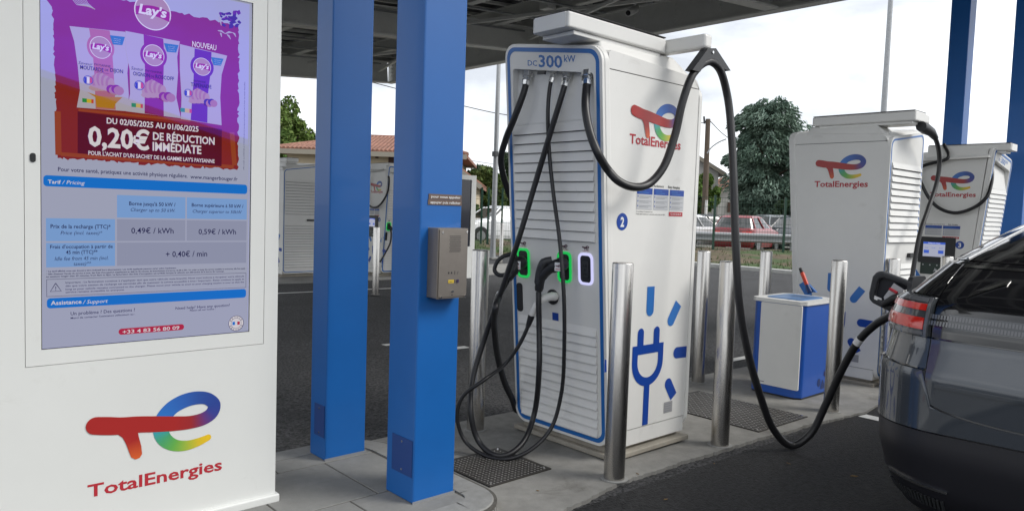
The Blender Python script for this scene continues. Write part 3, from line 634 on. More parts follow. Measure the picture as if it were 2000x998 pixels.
A = Z2(608, 846); Bq = Z2(608, 877); Cq = Z2(944, 850); bm.rr(SP, A[0], Bq[1], Cq[0], A[1], (A[1] - Bq[1]) * .48, .0008, 2)
zz('+33 4 83 56 80 09', (628, 868), (920, 850), (628, 849), tw, .015)
u, v = Z2(1211, 817); n = 40; rO = abs(Z2(1250, 817)[0] - u)
bm.ell(SP, u, v, rO, rO, .0008, tw, 40)
for a, b in ((1.0, .94), (.68, .64)): bm.ring(SP, [(u + rO * a * math.cos(2 * PI * k / n), v + rO * a * math.sin(2 * PI * k / n)) for k in range(n)], [(u + rO * b * math.cos(2 * PI * k / n), v + rO * b * math.sin(2 * PI * k / n)) for k in range(n)], .0012, tk)
def arc_text(st, r, a0, a1, sg):
    for k, ch in enumerate(st):
        t = math.radians(a0 + (a1 - a0) * k / (len(st) - 1)); c = Vector((u + r * math.cos(t), v + r * math.sin(t)))
        rad = Vector((math.cos(t), math.sin(t))) * sg; tn = Vector((rad.y, -rad.x))
        pl = Pl(SP(c.x, c.y), (tn.x, 0, tn.y), (rad.x, 0, rad.y)); bm.text(pl, ch, -.003, .003, 0 if sg > 0 else -.006, .006, .0013, tk, .01)
arc_text('FRANCE', rO * .71, 150, 30, 1); arc_text('RELANCE', rO * .73, 205, 335, -1)
bm.rect(SP, u - .016, v - .007, u - .005, v + .007, .0012, tb); bm.rect(SP, u + .005, v - .007, u + .016, v + .007, .0012, 2)
bm.build('support_panel', TM2, scr)
# ------------------------------------------------------------------ charging stations (local: front -y, width x, right side +x)
HW = .38
def yfr(z): return -.45 + .0855 * (2.27 - z)
def shear(m, lo=1.86, hi=2.12, sl=.0855):               # the header and roof fall towards the right-hand side
    for v in m.v:
        w = max(0, min(1, (v.z - lo) / (hi - lo))); w = w * w * (3 - 2 * w); v.z += .145 * (HW - v.x) * w; v.y -= sl * .145 * (HW - v.x) * w
    return m
def charger(label, loc, rz, number=None, rear_seen=False, side='right', boom=(-.67, .17), bx=(.06, .33), arm=None, screen=False, plug=True, ports=True, instr=True, brandy=(-.198, .455, 1.965), textz=1.79, plate=False):
    t = thing('charging_station', label, 'charging station', loc, rz, group='rapid charging stations')
    Lb = dict(parent=t, local=True)
    # shell profile in (y, z)
    def shell(z0, z1, hw, back=.45, top_round=False, inset=.045):
        yb = lambda z: yfr(z) + inset
        if top_round:
            pr = [(yb(z0), z0), (back, z0)] + [(back - .09 + .09 * math.cos(a), z1 - .07 + .07 * math.sin(a)) for a in [PI / 2 * k / 8 for k in range(9)]] + [(yb(z1) + .02, z1 + .035), (yb(z1), z1 + .02)]
        else: pr = [(yb(z0), z0), (back, z0), (back, z1), (yb(z1), z1)]
        m = MB(); m.prism([(-hw, y, z) for y, z in pr][::-1], (2 * hw, 0, 0)); return shear(m, sl=0)
    shell(.07, 2.19, HW - .012, .44, inset=.06).build('inner_frame', seam, **Lb)
    shell(.151, 2.167, HW).build('cabinet', white_p, bevel=.012, seg=3, **Lb)
    shell(2.172, 2.235, HW, .45, True).build('top_cap', white_p, bevel=.014, seg=3, **Lb)
    shell(.055, .146, HW - .004, .447).build('plinth', white_p, bevel=.008, **Lb)
    m = MB(); m.box((-HW - .03, -.27, 0.001), (HW + .03, .47, .03)); m.box((-HW + .03, -.24, .03), (HW - .03, .42, .07)); m.build('foundation_frame', mat('levelling grout', (.30, .275, .23), .85, noise=.12, nscale=14, noise2=.15, n2scale=3), bevel=.006, **Lb)
    # front frame, slanted
    up = Vector((0, -.0855, 1)).normalized()
    FP = Pl((0, yfr(.07), .07), (1, 0, 0), up); FH = 2.215 / up.z
    fz = lambda z: (z - .07) / up.z                       # height on the slanted plane
    def front_shape(pl, hgt, full):
        base = pl
        m = MB(); m.poly(base, rrect(-HW - .006, 0, HW + .006, hgt, .085, 9), -.045, 0, .043); return m
    vlo, vhi = fz(1.905), fz(2.137); rw = .320
    if not rear_seen or True:
        # panel with a real recess for the cable outlets: ring of front skin round an opening
        m = MB(); m.ring(FP, rrect(-HW - .006, 0, HW + .006, FH, .085, 9), rrect(-rw, vlo, rw, vhi, .02, 9), -.044, 0, .0395); shear(m); fr = m.build('front_panel', white_p, bevel=.006, **Lb)
        op = rrect(-HW - .006 + .003, .003, HW + .003, FH - .003, .083, 9)
        # skin pieces (flush sheet of 18 mm) around the recess
        m = MB(); sk = .020; o0 = -.004
        inn = rrect(-rw, vlo, rw, vhi, .02, 9)
        m.ring(FP, op, inn, o0, 0, sk); shear(m); m.build('front_skin', white_p, bevel=.003, parent=fr, local=True)
        # sloped floor of the recess
        m = MB(); m.add([FP(-rw, vhi - .001, -.041), FP(rw, vhi - .001, -.041), FP(rw, vlo, .0150), FP(-rw, vlo, .0150)], [(0, 3, 2, 1)]); shear(m); m.build('outlet_recess', white_p, parent=fr, local=True)
        FO = o0 + sk
        m = MB(); m.ring(FP, rrect(-HW + .016, .022, HW - .016, FH - .022, .068, 9), rrect(-HW + .040, .046, HW - .040, FH - .046, .050, 9), FO + .0008, 0, .0012); shear(m); m.build('blue_outline', edge_blue, parent=fr, local=True)
        # louvres
        def louvre(z0, z1, n, hw, name):
            m = MB(); a, b = fz(z0), fz(z1); st = (b - a) / n
            pr = []
            for k in range(n):
                v0 = a + k * st; v1 = v0 + st
                m.add([FP(-hw, v0 + .004, FO + .017), FP(hw, v0 + .004, FO + .017), FP(hw, v1, FO + .002), FP(-hw, v1, FO + .002)], [(0, 1, 2, 3)], 0)
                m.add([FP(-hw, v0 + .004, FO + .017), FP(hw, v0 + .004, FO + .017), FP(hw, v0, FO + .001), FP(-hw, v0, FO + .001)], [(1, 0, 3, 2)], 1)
                for sg in (-1, 1): m.add([FP(sg * hw, v0 + .004, FO + .017), FP(sg * hw, v1, FO + .002), FP(sg * hw, v0, FO + .0005)], [(0, 1, 2) if sg < 0 else (0, 2, 1)], 0)
            m.build(name, [white_p, seam], parent=fr, local=True)
        louvre(1.235, 1.90, 12, .318, 'upper_louvres'); louvre(.125, .755, 12, .315, 'lower_louvres')
        m = MB(); m.text(FP, 'DC', -.186, -.108, fz(2.161), .032, FO + .001, 0, .012); m.text(FP, '300', -.095, .093, fz(2.157), .068, FO + .001, 0, .024); m.text(FP, 'kW', .107, .193, fz(2.190), .038, FO + .001, 0, .012); shear(m); m.build('lettering', edge_blue, parent=fr, local=True)
        if ports:
            for i, (x, z, mm) in enumerate(((-.268, 1.079, green_led), (.078, 1.081, green_led), (.243, 1.083, white_led))):
                hx = .054
                m = MB(); m.ring(FP, rrect(x - hx, fz(z) - .09, x + hx, fz(z) + .09, .032), rrect(x - hx + .0125, fz(z) - .076, x + hx - .0125, fz(z) + .076, .022), FO + .0006, 0, .008); rg = m.build('light_ring', mm, parent=fr, local=True)
                m = MB(); m.rr(FP, x - hx + .0125, fz(z) - .076, x + hx - .0125, fz(z) + .076, .022, FO + .001, 0, .002); m.build('socket', plastic, parent=fr, local=True)
                if i == 2:
                    m = MB(); m.rr(FP, x - .022, fz(z) - .045, x + .022, fz(z) + .045, .012, FO + .0035, 0, .006)
                    for du, dv, r_ in ((-.009, .02, .006), (.009, .02, .006), (0, -.005, .007), (-.009, -.028, .008), (.009, -.028, .008)): m.ell(FP, x + du, fz(z) + dv, r_, r_, FO + .0098, 1, 14, .002)
                    m.build('socket_face', [plastic_g, plastic], parent=fr, local=True)
                m = MB(); emb(m, FP, x - .026, fz(z) + .122, .052, FO + .0008, 0, rgb(70, 25, 45)); m.build('emblem', emblem, parent=fr, local=True)
                m = MB(); m.text(FP, 'TotalEnergies', x - .028, x + .028, fz(z) + .099, .006, FO + .001, 0, .01); m.build('lettering', print_red, parent=fr, local=True)
            m = MB(); m.rr(FP, -.337, fz(.775), -.287, fz(.952), .02, FO + .0006, 0, .004); m.build('card_reader', plastic, parent=fr, local=True)
            m = MB(); m.ell(FP, -.022, fz(.896), .045, .045, FO + .0006, 0, 28, .010); m.build('round_socket', plastic, parent=fr, local=True)
            m = MB(); m.rect(FP, -.032, fz(.757), .018, fz(.803), FO + .0006, 0, .001); m.build('sticker', print_blue, parent=fr, local=True)
    # rear door: louvres, handle and blue outline
    BP = Pl((0, .451, .07), (-1, 0, 0), (0, 0, 1))
    m = MB(); m.poly(BP, rrect(-HW - .004, 0, HW + .004, 2.13, .085, 9), 0, 0, .03); shear(m, 1.8, 2.0, 0); rr_ = m.build('rear_door', white_p, bevel=.006, **Lb)
    m = MB(); m.ring(BP, rrect(-HW + .010, .02, HW - .010, 2.11, .068, 9), rrect(-HW + .026, .036, HW - .026, 2.094, .055, 9), .0308, 0, .0012); shear(m, 1.8, 2.0, 0); m.build('blue_outline', edge_blue, parent=rr_, local=True)
    for z0, z1, n in ((.12, 1.02, 17), (1.21, 1.92, 12)):
        m = MB(); st = (z1 - z0) / n; hw = .335
        for k in range(n):
            v0 = z0 - .0 + k * st; v1 = v0 + st
            m.add([BP(-hw, v0 + .006, .048), BP(hw, v0 + .006, .048), BP(hw, v1 - .002, .033), BP(-hw, v1 - .002, .033)], [(0, 1, 2, 3)], 0)
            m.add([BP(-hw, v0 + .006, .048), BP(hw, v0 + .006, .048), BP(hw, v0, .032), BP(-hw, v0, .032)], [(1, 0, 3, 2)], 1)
            for sg in (-1, 1): m.add([BP(sg * hw, v0 + .006, .048), BP(sg * hw, v1 - .002, .033), BP(sg * hw, v0, .0315)], [(0, 1, 2) if sg < 0 else (0, 2, 1)], 0)
        m.build('louvres', [white_p, seam], parent=rr_, local=True)
    m = MB(); m.rr(BP, .14, 1.075, .30, 1.115, .012, .0315, 0, .03); m.build('door_handle', plastic, bevel=.006, parent=rr_, local=True)
    # decorated side
    sg = 1 if side == 'right' else -1
    DP = Pl((sg * (HW + .0006), 0, 0), (0, sg, 0), (0, 0, 1))
    m = MB(); emb(m, DP, brandy[0] if sg > 0 else brandy[0], brandy[2], brandy[1], .001); m.build('emblem', emblem, **Lb)
    m = MB(); m.text(DP, 'TotalEnergies', brandy[0] + .008 - .012, brandy[0] + brandy[1] + .025, textz, .055, .001, 0, .022); m.build('lettering', print_red, **Lb)
    if plug:
        m = MB(); cx = plug if plug is not True else .054; w = .148
        for dx in (-.077, .075): m.stroke(DP, [(cx + dx, .63), (cx + dx, .708)], .058, .001, 0); m.ell(DP, cx + dx, .708, .029, .029, .0014, 0, 20)
        m.rect(DP, cx - w, .582, cx + w, .636, .0012, 0)
        q = w - .0255; a = [(cx - q, .59)] + [(cx + q * math.cos(t), .535 + .120 * math.sin(t)) for t in [PI + PI * k / 24 for k in range(25)]] + [(cx + q, .59)]
        m.stroke(DP, a, .051, .0014, 0); m.stroke(DP, [(cx, .42), (cx, .155)], .053, .0012, 0); m.build('plug_sign', print_blue, **Lb)
        def ray(a, b, w=.070, mi=0):
            m = MB(); m.stroke(DP, [a, b], w, .001, 0); m.ell(DP, a[0], a[1], w / 2, w / 2, .0012, 0, 20); m.build('ray_sign', print_blue2 if mi else print_blue, **Lb)
        for s2 in (-1, 1):
            ray((cx + s2 * .212, .762), (cx + s2 * .282, .862), mi=1)
            ray((cx + s2 * .288, .556), (cx + s2 * .39, .552)); ray((cx + s2 * .215, .372), (cx + s2 * .275, .285))
        ray((cx, .838), (cx, .978), mi=1)
        m = MB(); m.rect(DP, .235, .195, .318, .262, .001, 0, .001)
        for k in range(4): m.rect(DP, .243, .205 + k * .014, .30, .209 + k * .014, .0022, 1)
        m.build('rating_plate', [mat('rating plate', (.30, .30, .31), .5), print_grey], **Lb)
    if instr:
        x0, z0 = (-.115, 1.40) if sg > 0 else (-.23, 1.295)
        m = MB(); cols = 3 if sg > 0 else 2; cw = .143 if sg > 0 else .19; gp = .012
        m.text(DP, 'Rechargez-vous facilement', x0, x0 + cw * cols * .58, z0 + .158, .014, .001, K_, .005); m.text(DP, 'Easy charging', x0 + cw * cols * .68, x0 + cw * cols * .95, z0 + .158, .014, .001, K_, .02)
        for c in range(cols):
            a = x0 + c * (cw + gp); m.rect(DP, a, z0 + .112, a + cw, z0 + .148, .001, B_); m.rect(DP, a, z0 + .025, a + cw, z0 + .112, .001, P_)
            for k in range(2): m.rect(DP, a + .02, z0 + .120 + k * .013, a + cw * (.75 - .2 * k), z0 + .124 + k * .013, .0016, M_)
            for k in range(3):
                m.ell(DP, a + .010, z0 + .10 - k * .027, .0045, .0045, .0016, B_, 12)
                m.rect(DP, a + .022, z0 + .099 - k * .027, a + cw * .93, z0 + .1015 - k * .027, .0016, G_); m.rect(DP, a + .022, z0 + .091 - k * .027, a + cw * .75, z0 + .0935 - k * .027, .0016, G_)
        a = x0 + (cols - 1) * (cw + gp); m.rect(DP, a, z0 - .008, a + cw - .006, z0 + .017, .001, R_); m.text(DP, '+33 4 83 56 80 09', a + .012, a + cw - .02, z0 + .0, .010, .0016, W_, .01)
        if cols == 3: m.text(DP, 'Un problème ? Contactez-nous', x0, x0 + .15, z0 + .010, .007, .001, K_, .01); m.text(DP, 'Need help? Contact our customer service day and night', x0, x0 + .27, z0 - .004, .007, .001, K_, .01)
        m.build('instruction_panel', PRN, **Lb)
    if number:
        nu, nz = (-.235, 1.353) if sg > 0 else (.17, 1.215)
        m = MB(); m.ell(DP, nu, nz, .048, .048, .001, 0, 36); nb = m.build('number_badge', print_blue, **Lb)
        m = MB(); m.text(DP, number, nu - .016, nu + .016, nz - .027, .054, .0018, 0, .035); m.build('lettering', print_white, parent=nb, local=True)
    if screen:
        m = MB(); m.rr(DP, -.29, .975, .125, 1.30, .02, .0005, 0, .012); sc_ = m.build('touch_screen', plastic, bevel=.002, **Lb)
        m = MB(); m.rect(DP, -.235, 1.055, .015, 1.235, .0135, 0); m.rect(DP, -.235, 1.21, .015, 1.235, .0140, 1)
        m.rect(DP, -.225, 1.095, -.165, 1.135, .0140, 1); m.rect(DP, -.06, 1.095, -.0, 1.135, .0140, 1)
        m.text(DP, 'Choisissez votre connecteur', -.18, -.04, 1.218, .009, .0145, 2, .01)
        for a in (-.215, -.135, -.05): m.text(DP, 'Badge', a, a + .04, 1.16, .010, .0140, 1, .01)
        m.build('display', [emat('charger screen white', (.20, .21, .27), 1), emat('charger screen blue', (.015, .05, .28), 1), emat('charger screen text', (.6, .6, .7), 1)], parent=sc_, local=True)
        m = MB(); m.rr(DP, -.255, .835, .045, .975, .008, .0005, 0, .01); pd = m.build('card_terminal', mat('terminal green black', (.012, .03, .022), .35), **Lb)
        m = MB()
        for k in range(4): m.ell(DP, -.225 + k * .08, .95, .008, .008, .0108, 0, 14)
        m.stroke(DP, [(-.10, .87), (-.09, .89), (-.085, .915)], .006, .0108, 0); m.ell(DP, -.075, .888, .012, .016, .0109, 0, 14); m.build('icons', print_pale, parent=pd, local=True)
    # cable boom on the roof
    nk = 2.262
    m = MB(); mx_ = (bx[0] + bx[1]) / 2
    ya, yb_ = max(yfr(2.27) + .06, boom[0] + .12), min(.40, boom[1] + .30)
    if boom[1] > .4: ya, yb_ = boom[0] - .02, .40
    vs = [(bx[0] - .13, ya - .05, nk), (bx[1] + .02, ya - .05, nk), (bx[1] + .02, yb_ + .02, nk - .03), (bx[0] - .13, yb_ + .02, nk - .03), (bx[0] + .02, ya, 2.345), (bx[1] - .03, ya, 2.345), (bx[1] - .03, yb_ - .12, 2.345), (bx[0] + .02, yb_ - .12, 2.345)]
    m.add(vs, [(3, 2, 1, 0), (4, 5, 6, 7), (0, 1, 5, 4), (1, 2, 6, 5), (2, 3, 7, 6), (3, 0, 4, 7)]); m.build('boom_foot', white_p, bevel=.012, seg=3, **Lb)
    m = MB(); m.box((bx[0], boom[0], 2.346), (bx[1], boom[1], 2.432)); bo = m.build('cable_boom', white_p, bevel=.012, seg=3, **Lb)
    m = MB(); m.box((bx[0] + .02, boom[0] + .06, 2.322), (bx[1] - .018, boom[1] - .03, 2.345)); m.build('boom_rail', white_p, parent=bo, local=True, bevel=.004)
    m = MB(); m.box((bx[0] - .003, boom[0] + .01, 2.433), (bx[1] + .003, boom[1] - .01, 2.438)); m.build('boom_lid', seam, parent=bo, local=True)
    e0 = boom[0]; m = MB(); m.box((bx[0] + .02, e0 - .004, 2.35), (bx[1] - .02, e0 - .001, 2.428)); m.build('end_cap', white_p, parent=bo, local=True)
    if arm:
        (ax, ay), (ex, ey) = arm; m = MB(); m.obox((ax, ay, 2.389), (ex, ey, 2.389), .075, .082, 0); m.build('swing_arm', white_p, bevel=.016, seg=3, **Lb)
    return t
C1 = charger('white charging station with four black cables on its front, numbered 2', (3.48, 3.038, 0), -PI / 2, '2', boom=(-.67, .165), bx=(.06, .33), arm=((.06, .209), (.592, .209)))
C2 = charger('white charging station with plain rear louvres facing the parked grey car', (7.18, 3.10, -.064), PI, None, boom=(-.29, .63), bx=(.02, .28), arm=((.02, .58), (-.10, .58)), instr=False, plug=.03, brandy=(-.18, .46, 1.98), textz=1.77)
q = at(1937, 305, 2, 2.218); C3L = (q.x + .38, q.y + .441, -.064)
C3 = charger('white charging station with a touch screen on its side, numbered 3', C3L, 0, '3', side='left', screen=True, boom=(-.62, .28), bx=(-.33, -.08), plug=-.05, ports=False, brandy=(-.20, .48, 2.02), textz=1.80)
p4 = GH(550, 536, .06)
C4 = charger('white charging station with rear louvres, farthest left, behind the information totem', (p4.x + .38, p4.y + .45, -.128), PI, None, boom=(-.45, .40), bx=(.02, .28), instr=False)
p5 = GH(743, 535, .06)
C5 = charger('white charging station with a screen, seen between the two near blue posts', (p5.x + .38, p5.y + .26, -.128), 0, '6', side='left', screen=True, boom=(-.4, .4), bx=(-.33, -.08))

# ------------------------------------------------------------------ charging cables of the nearest station
def F1(px, py, off):                       # photo point a given distance in front of the slanted front
    d = CF + CR * ((px - 1000) / FPX) - CU * ((py - 499) / FPX); n = Vector((1, 0, .0855))
    return CAM + d * ((3.03 + .0855 * 2.27 - .016 - off - CAM.dot(n)) / d.dot(n))
def FZ(px, py, z): return at(px, py, 2, z)
CABG = 'black charging cables of the station'
def cable(label, pts, r, gl=None, group=CABG, n=10):
    p = spline(pts, n); t = thing('charging_cable', label, 'charging cable', p[0], group=group)
    m = MB(); m.tube(p, r, 14); m.build('hose', rubber, t)
    if gl:
        d = (p[2] - p[0]).normalized()
        m = MB(); m.tube([p[0] - d * .03, p[0] + d * .0, p[0] + d * .001, p[0] + d * .022, p[0] + d * .023, p[0] + d * .05], [r * 1.75, r * 1.75, r * 1.45, r * 1.45, r * 1.3, r * 1.2], 8, smooth=False); m.build('cable_gland', chrome, t)
    return t, p
def band_at(t, p, f, r, m_, name='cable_tag'):
    i = int(f * (len(p) - 1)); d = (p[i + 1] - p[i]).normalized(); m = MB(); m.tube([p[i] - d * .022, p[i] + d * .022], r * 1.06, 14); m.build(name, m_, t)
# first: thick, falls behind the left flank, comes back to the gun in the left socket
ca, p = cable('thick black cable on the left flank of the nearest station, in its left green socket',
    [F1(1030, 152, -.012), F1(1024, 178, .018), F1(1003, 235, .06), F1(988, 272, .05), (3.03, 3.452, 1.70), (3.13, 3.49, 1.52), (3.32, 3.50, 1.25), (3.5, 3.52, .9), (3.5, 3.54, .5), atd(1012, 800, 4.85), atd(1000, 778, 4.72), atd(985, 745, 4.62), atd(972, 695, 4.5), atd(966, 640, 4.36), atd(968, 600, 4.2), F1(978, 570, .17), F1(990, 548, .16)], .0195, True)
band_at(ca, p, .93, .0195, print_white)
# second: medium, big loop down to the cover and up to the gun in the middle socket
cb, p = cable('black cable looping to the floor and up to the gun in the middle green socket',
    [F1(1106, 154, -.012), F1(1100, 178, .018), F1(1078, 250, .06), F1(1045, 360, .11), F1(1012, 470, .20), F1(975, 580, .26), F1(945, 665, .31), FZ(923, 740, .40), FZ(919, 800, .25), FZ(934, 860, .08), FZ(965, 888, .022), FZ(990, 888, .022), FZ(1020, 865, .07), FZ(1043, 810, .20), F1(1053, 720, .19), F1(1053, 640, .15), F1(1052, 590, .14), F1(1052, 570, .13)], .0165, True)
# third: thin, to the white connector
cc_, p = cable('thin black cable crossing the front, ending in the white round connector',
    [F1(1081, 146, -.012), F1(1075, 165, .012), F1(1070, 220, .05), F1(1073, 300, .055), F1(1081, 380, .075), F1(1093, 470, .13), F1(1101, 570, .165), F1(1102, 680, .165), F1(1096, 770, .14), FZ(1075, 838, .16), FZ(1030, 882, .05), FZ(985, 896, .014), FZ(945, 888, .02), FZ(908, 860, .08), FZ(893, 815, .21), FZ(903, 775, .33), FZ(945, 742, .43), F1(985, 712, .27), F1(1010, 680, .22), F1(1028, 645, .18), F1(1034, 628, .165)], .0115, True)
m = MB(); q = F1(1065, 142, .02); m.obox(q, q + Vector((0, .06, .005)), .012, .02); m.build('strain_lug', plastic, cc_)
# fourth: thick, through the hanger on the swing arm to the car
YS = 2.56
hang = Vector((3.607, 2.25, 2.345))
cd4, p = cable('thick black cable hung from the swing arm and plugged into the grey car',
    [F1(1148, 152, -.012), F1(1145, 178, .022), F1(1144, 215, .075), F1(1152, 258, .095), F1(1168, 300, .10), at(1188, 333, 1, 2.60), at(1208, 354, 1, 2.56), at(1234, 365, 1, 2.53), at(1266, 360, 1, 2.52), at(1295, 328, 1, 2.50), at(1318, 265, 1, 2.49), at(1333, 200, 1, 2.475), at(1352, 148, 1, 2.465), at(1370, 127, 1, 2.46), at(1388, 121, 1, 2.455), at(1406, 137, 1, 2.45), at(1421, 190, 1, 2.44), at(1429, 270, 1, 2.40), at(1433, 360, 1, 2.35), at(1437, 480, 1, 2.30), at(1444, 590, 1, 2.27), at(1459, 680, 1, 2.25), at(1484, 770, 1, 2.23), at(1512, 840, 1, 2.21), GH(1548, 870, .012), at(1582, 848, 1, 2.10), at(1615, 785, 1, 2.02), at(1648, 715, 1, 1.92), at(1680, 662, 1, 1.82), at(1712, 632, 1, 1.72), at(1745, 614, 1, 1.6)], .0225, True)
band_at(cd4, p, .93, .0225, print_white); band_at(cd4, p, .415, .0225, plastic_g, 'clamp_ring')
YH = 2.462
hp = [at(x, y, 1, YH) for x, y in ((1376, 96), (1391, 96), (1420, 140), (1405, 136), (1398, 124), (1386, 116), (1372, 121), (1360, 142), (1345, 138))]
m = MB(); m.prism([v - Vector((0, .026, 0)) for v in hp][::-1], (0, .052, 0)); m.build('cable_hanger', plastic_g, cd4, bevel=.006)
m = MB(); q = at(1384, 104, 1, YH); m.cyl(q - Vector((0, .032, 0)), q + Vector((0, .032, 0)), .008, 12); m.build('hanger_bolt', chrome, cd4)
# guns
def gun_front(t, sx, sy, hx_, hy_, handle):
    m = MB(); a = F1(sx, sy, .012); b = F1(sx - 3, sy, .07); e = F1(*hx_)
    m.tube(spline([a, F1(sx - 2, sy, .045), b, F1((sx + hy_[0]) / 2 - 4, (sy + hy_[1]) / 2 - 4, hy_[2] * .6 + .03), F1(*hy_), e], 5), [.034] * 3 + [.042] * 4 + [.040] * 4 + [.036] * 4 + [.031] * 6 + [.026] * 4 + [.022], 14)
    g = m.build('connector', plastic, t)
    m = MB(); m.tube([a, a + (b - a) * .25], .036, 18); m.build('collar', plastic_g, g)
    pl = Pl(F1(sx + 1, sy + 2, .052), (.3, -1, 0), (0, 0, 1)); m = MB(); m.rect(pl, -.022, -.030, .024, .018, .062, 1, .001); emb(m, pl, -.016, .0, .032, .0635, 0, rgb(90, 20, 40)); m.rect(pl, -.016, -.022, .018, -.018, .0636, 2); m.build('brand_label', [emblem, print_white, print_red], g)
    return g
g1 = gun_front(ca, 1019, 513, (991, 545, .155), (1003, 530, .12), True)
m = MB(); c0 = [F1(984, 500, .15), F1(1004, 497, .11), F1(1008, 512, .10), F1(996, 532, .14), F1(975, 537, .19), F1(966, 528, .20), F1(972, 510, .18)]
lp = spline(c0 + [c0[0]], 6); m.tube(lp, .0125, 12, caps=False); m.build('handle', plastic, g1)
g2 = gun_front(cb, 1099, 516, (1052, 568, .13), (1058, 540, .125), True)
m = MB(); m.tube(spline([F1(1078, 508, .10), F1(1063, 512, .13), F1(1055, 530, .135), F1(1051, 555, .135)], 6), [.022] * 6 + [.025] * 6 + [.025] * 6 + [.020], 12); m.build('handle', plastic_g, g2)
m = MB(); m.tube(spline([F1(1084, 579, .012), F1(1076, 579, .05), F1(1060, 584, .10), F1(1046, 598, .14), F1(1038, 616, .155)], 6), [.026] * 6 + [.024] * 6 + [.021] * 6 + [.019] * 6 + [.018], 14); w_ = m.build('connector', white_pl, cc_)
m = MB(); m.tube([F1(1038, 616, .155), F1(1037, 620, .157), F1(1031, 638, .17)], [.020, .020, .014], 14); m.build('strain_relief', rubber, w_)

# far side cables of the other stations
YB = 2.47
c2c, p = cable('black cable hanging down the rear corner of the station beside the grey car', [(7.30, 2.55, 2.26), at(1800, 250, 1, YB), at(1818, 258, 1, YB), at(1831, 282, 1, YB), at(1835, 315, 1, YB), at(1830, 355, 1, YB), at(1812, 410, 1, YB), at(1797, 455, 1, YB), at(1788, 500, 1, YB), at(1779, 560, 1, YB), at(1772, 640, 1, YB), at(1772, 720, 1, YB), (7.3, 2.40, -.02), (7.5, 2.25, -.04)], .02, group='black charging cables of the other stations')
m = MB(); m.tube([at(1799, 247, 1, YB), at(1806, 251, 1, YB), at(1818, 258, 1, YB), at(1827, 270, 1, YB)], [.045, .05, .04, .026], 10); m.build('cable_hanger', plastic, c2c)
X3 = C3L[0] - .38 - .09; FX3 = lambda px, py: at(px, py, 1, C3L[1] - .36)
c3c, p = cable('black cable looping across the side of the station numbered 3', [(X3 + .15, C3L[1] + .1, 2.38), (X3, C3L[1] + .0, 2.2), at(1796, 330, 0, X3), at(1808, 376, 0, X3), at(1832, 405, 0, X3), at(1866, 416, 0, X3), at(1905, 404, 0, X3), at(1927, 385, 0, X3 + .02), at(1936, 360, 0, X3 + .10), at(1938, 338, 0, X3 + .17), at(1936, 322, 0, X3 + .22)], .02, group='black charging cables of the other stations')
X5 = p5.x - .07
c5c, p = cable('black cable looping on the far station between the blue posts', [(p5.x + .05, p5.y - .12, 2.05), at(760, 350, 1, p5.y - .25), at(757, 375, 1, p5.y - .2), at(745, 397, 0, X5), at(733, 405, 0, X5), at(722, 402, 0, X5), at(712, 385, 0, X5), (X5, p5.y + .45, 2.3)], .02, group='black charging cables of the other stations')
c5d, p = cable('black cable with a gun on the front of the far station between the blue posts', [at(761, 440, 1, p5.y - .1), at(764, 455, 1, p5.y - .18), at(762, 475, 1, p5.y - .2), at(752, 495, 1, p5.y - .15), at(742, 512, 1, p5.y - .1)], .018, group='black charging cables of the other stations')
m = MB(); m.tube(spline([at(754, 444, 1, p5.y - .02), at(760, 443, 1, p5.y - .12), at(766, 450, 1, p5.y - .18)], 4), .04, 10); m.build('connector', plastic, c5d)

# ------------------------------------------------------------------ bollards
BG = 'stainless steel bollards'
def bollard_proto():
    t = thing('bollard', 'stainless bollard at the front right corner of the nearest charging station', 'bollard', (3.03, 2.463, 0), group=BG)
    r = .0555; m = MB(); n = 40
    prof = [(r, 0), (r, 1.138), (r - .002, 1.143), (r - .006, 1.1455), (0.0005, 1.146)]
    vs = [(q * math.cos(2 * PI * k / n), q * math.sin(2 * PI * k / n), z) for q, z in prof for k in range(n)]
    m.add(vs, [(i * n + k, i * n + (k + 1) % n, (i + 1) * n + (k + 1) % n, (i + 1) * n + k) for i in range(4) for k in range(n)], 0, True); m.build('tube', steel, t, local=True)
    m = MB(); m.ring(Pl((0, 0, 0), (1, 0, 0), (0, 1, 0)), [(.075 * math.cos(PI * k / 16), .075 * math.sin(PI * k / 16)) for k in range(32)], [(.054 * math.cos(PI * k / 16), .054 * math.sin(PI * k / 16)) for k in range(32)], .001, 0, .004); m.build('grout_ring', kerb_m, t, local=True)
    return t
B0 = bollard_proto()
def bp_(px, py): q = GH(px, py); return (q.x + .03, q.y + .035)
def bt_(px, py): q = at(px, py, 2, 1.06); return (q.x, q.y)
for (x, y), lb in ((bp_(1410, 873), 'stainless bollard standing behind the thick hanging cable, between the stations'),
                   (bp_(928, 842), 'stainless bollard behind the intercom post, left of the nearest station'),
                   (bp_(1366, 748), 'stainless bollard in the back row, right of the nearest station'),
                   (bp_(1628, 806), 'stainless bollard in front of the right edge of the blue and white bin'),
                   (bt_(1497, 495), 'stainless bollard rising behind the blue and white bin'),
                   (bt_(1746, 510), 'stainless bollard before the louvred rear of the second station'),
                   (bt_(1850, 505), 'stainless bollard beside the screen of the station numbered 3'),
                   (bt_(736, 440), 'stainless bollard before the far station between the blue posts')):
    c = copy_tree(B0); c.location = (x, y, G(x, y)); c['label'] = lb
q = GH(978, 515)
c = copy_tree(B0); c.location = (q.x, q.y, q.z); c['label'] = 'far stainless bollard seen left of the nearest station beside the lamp pole'

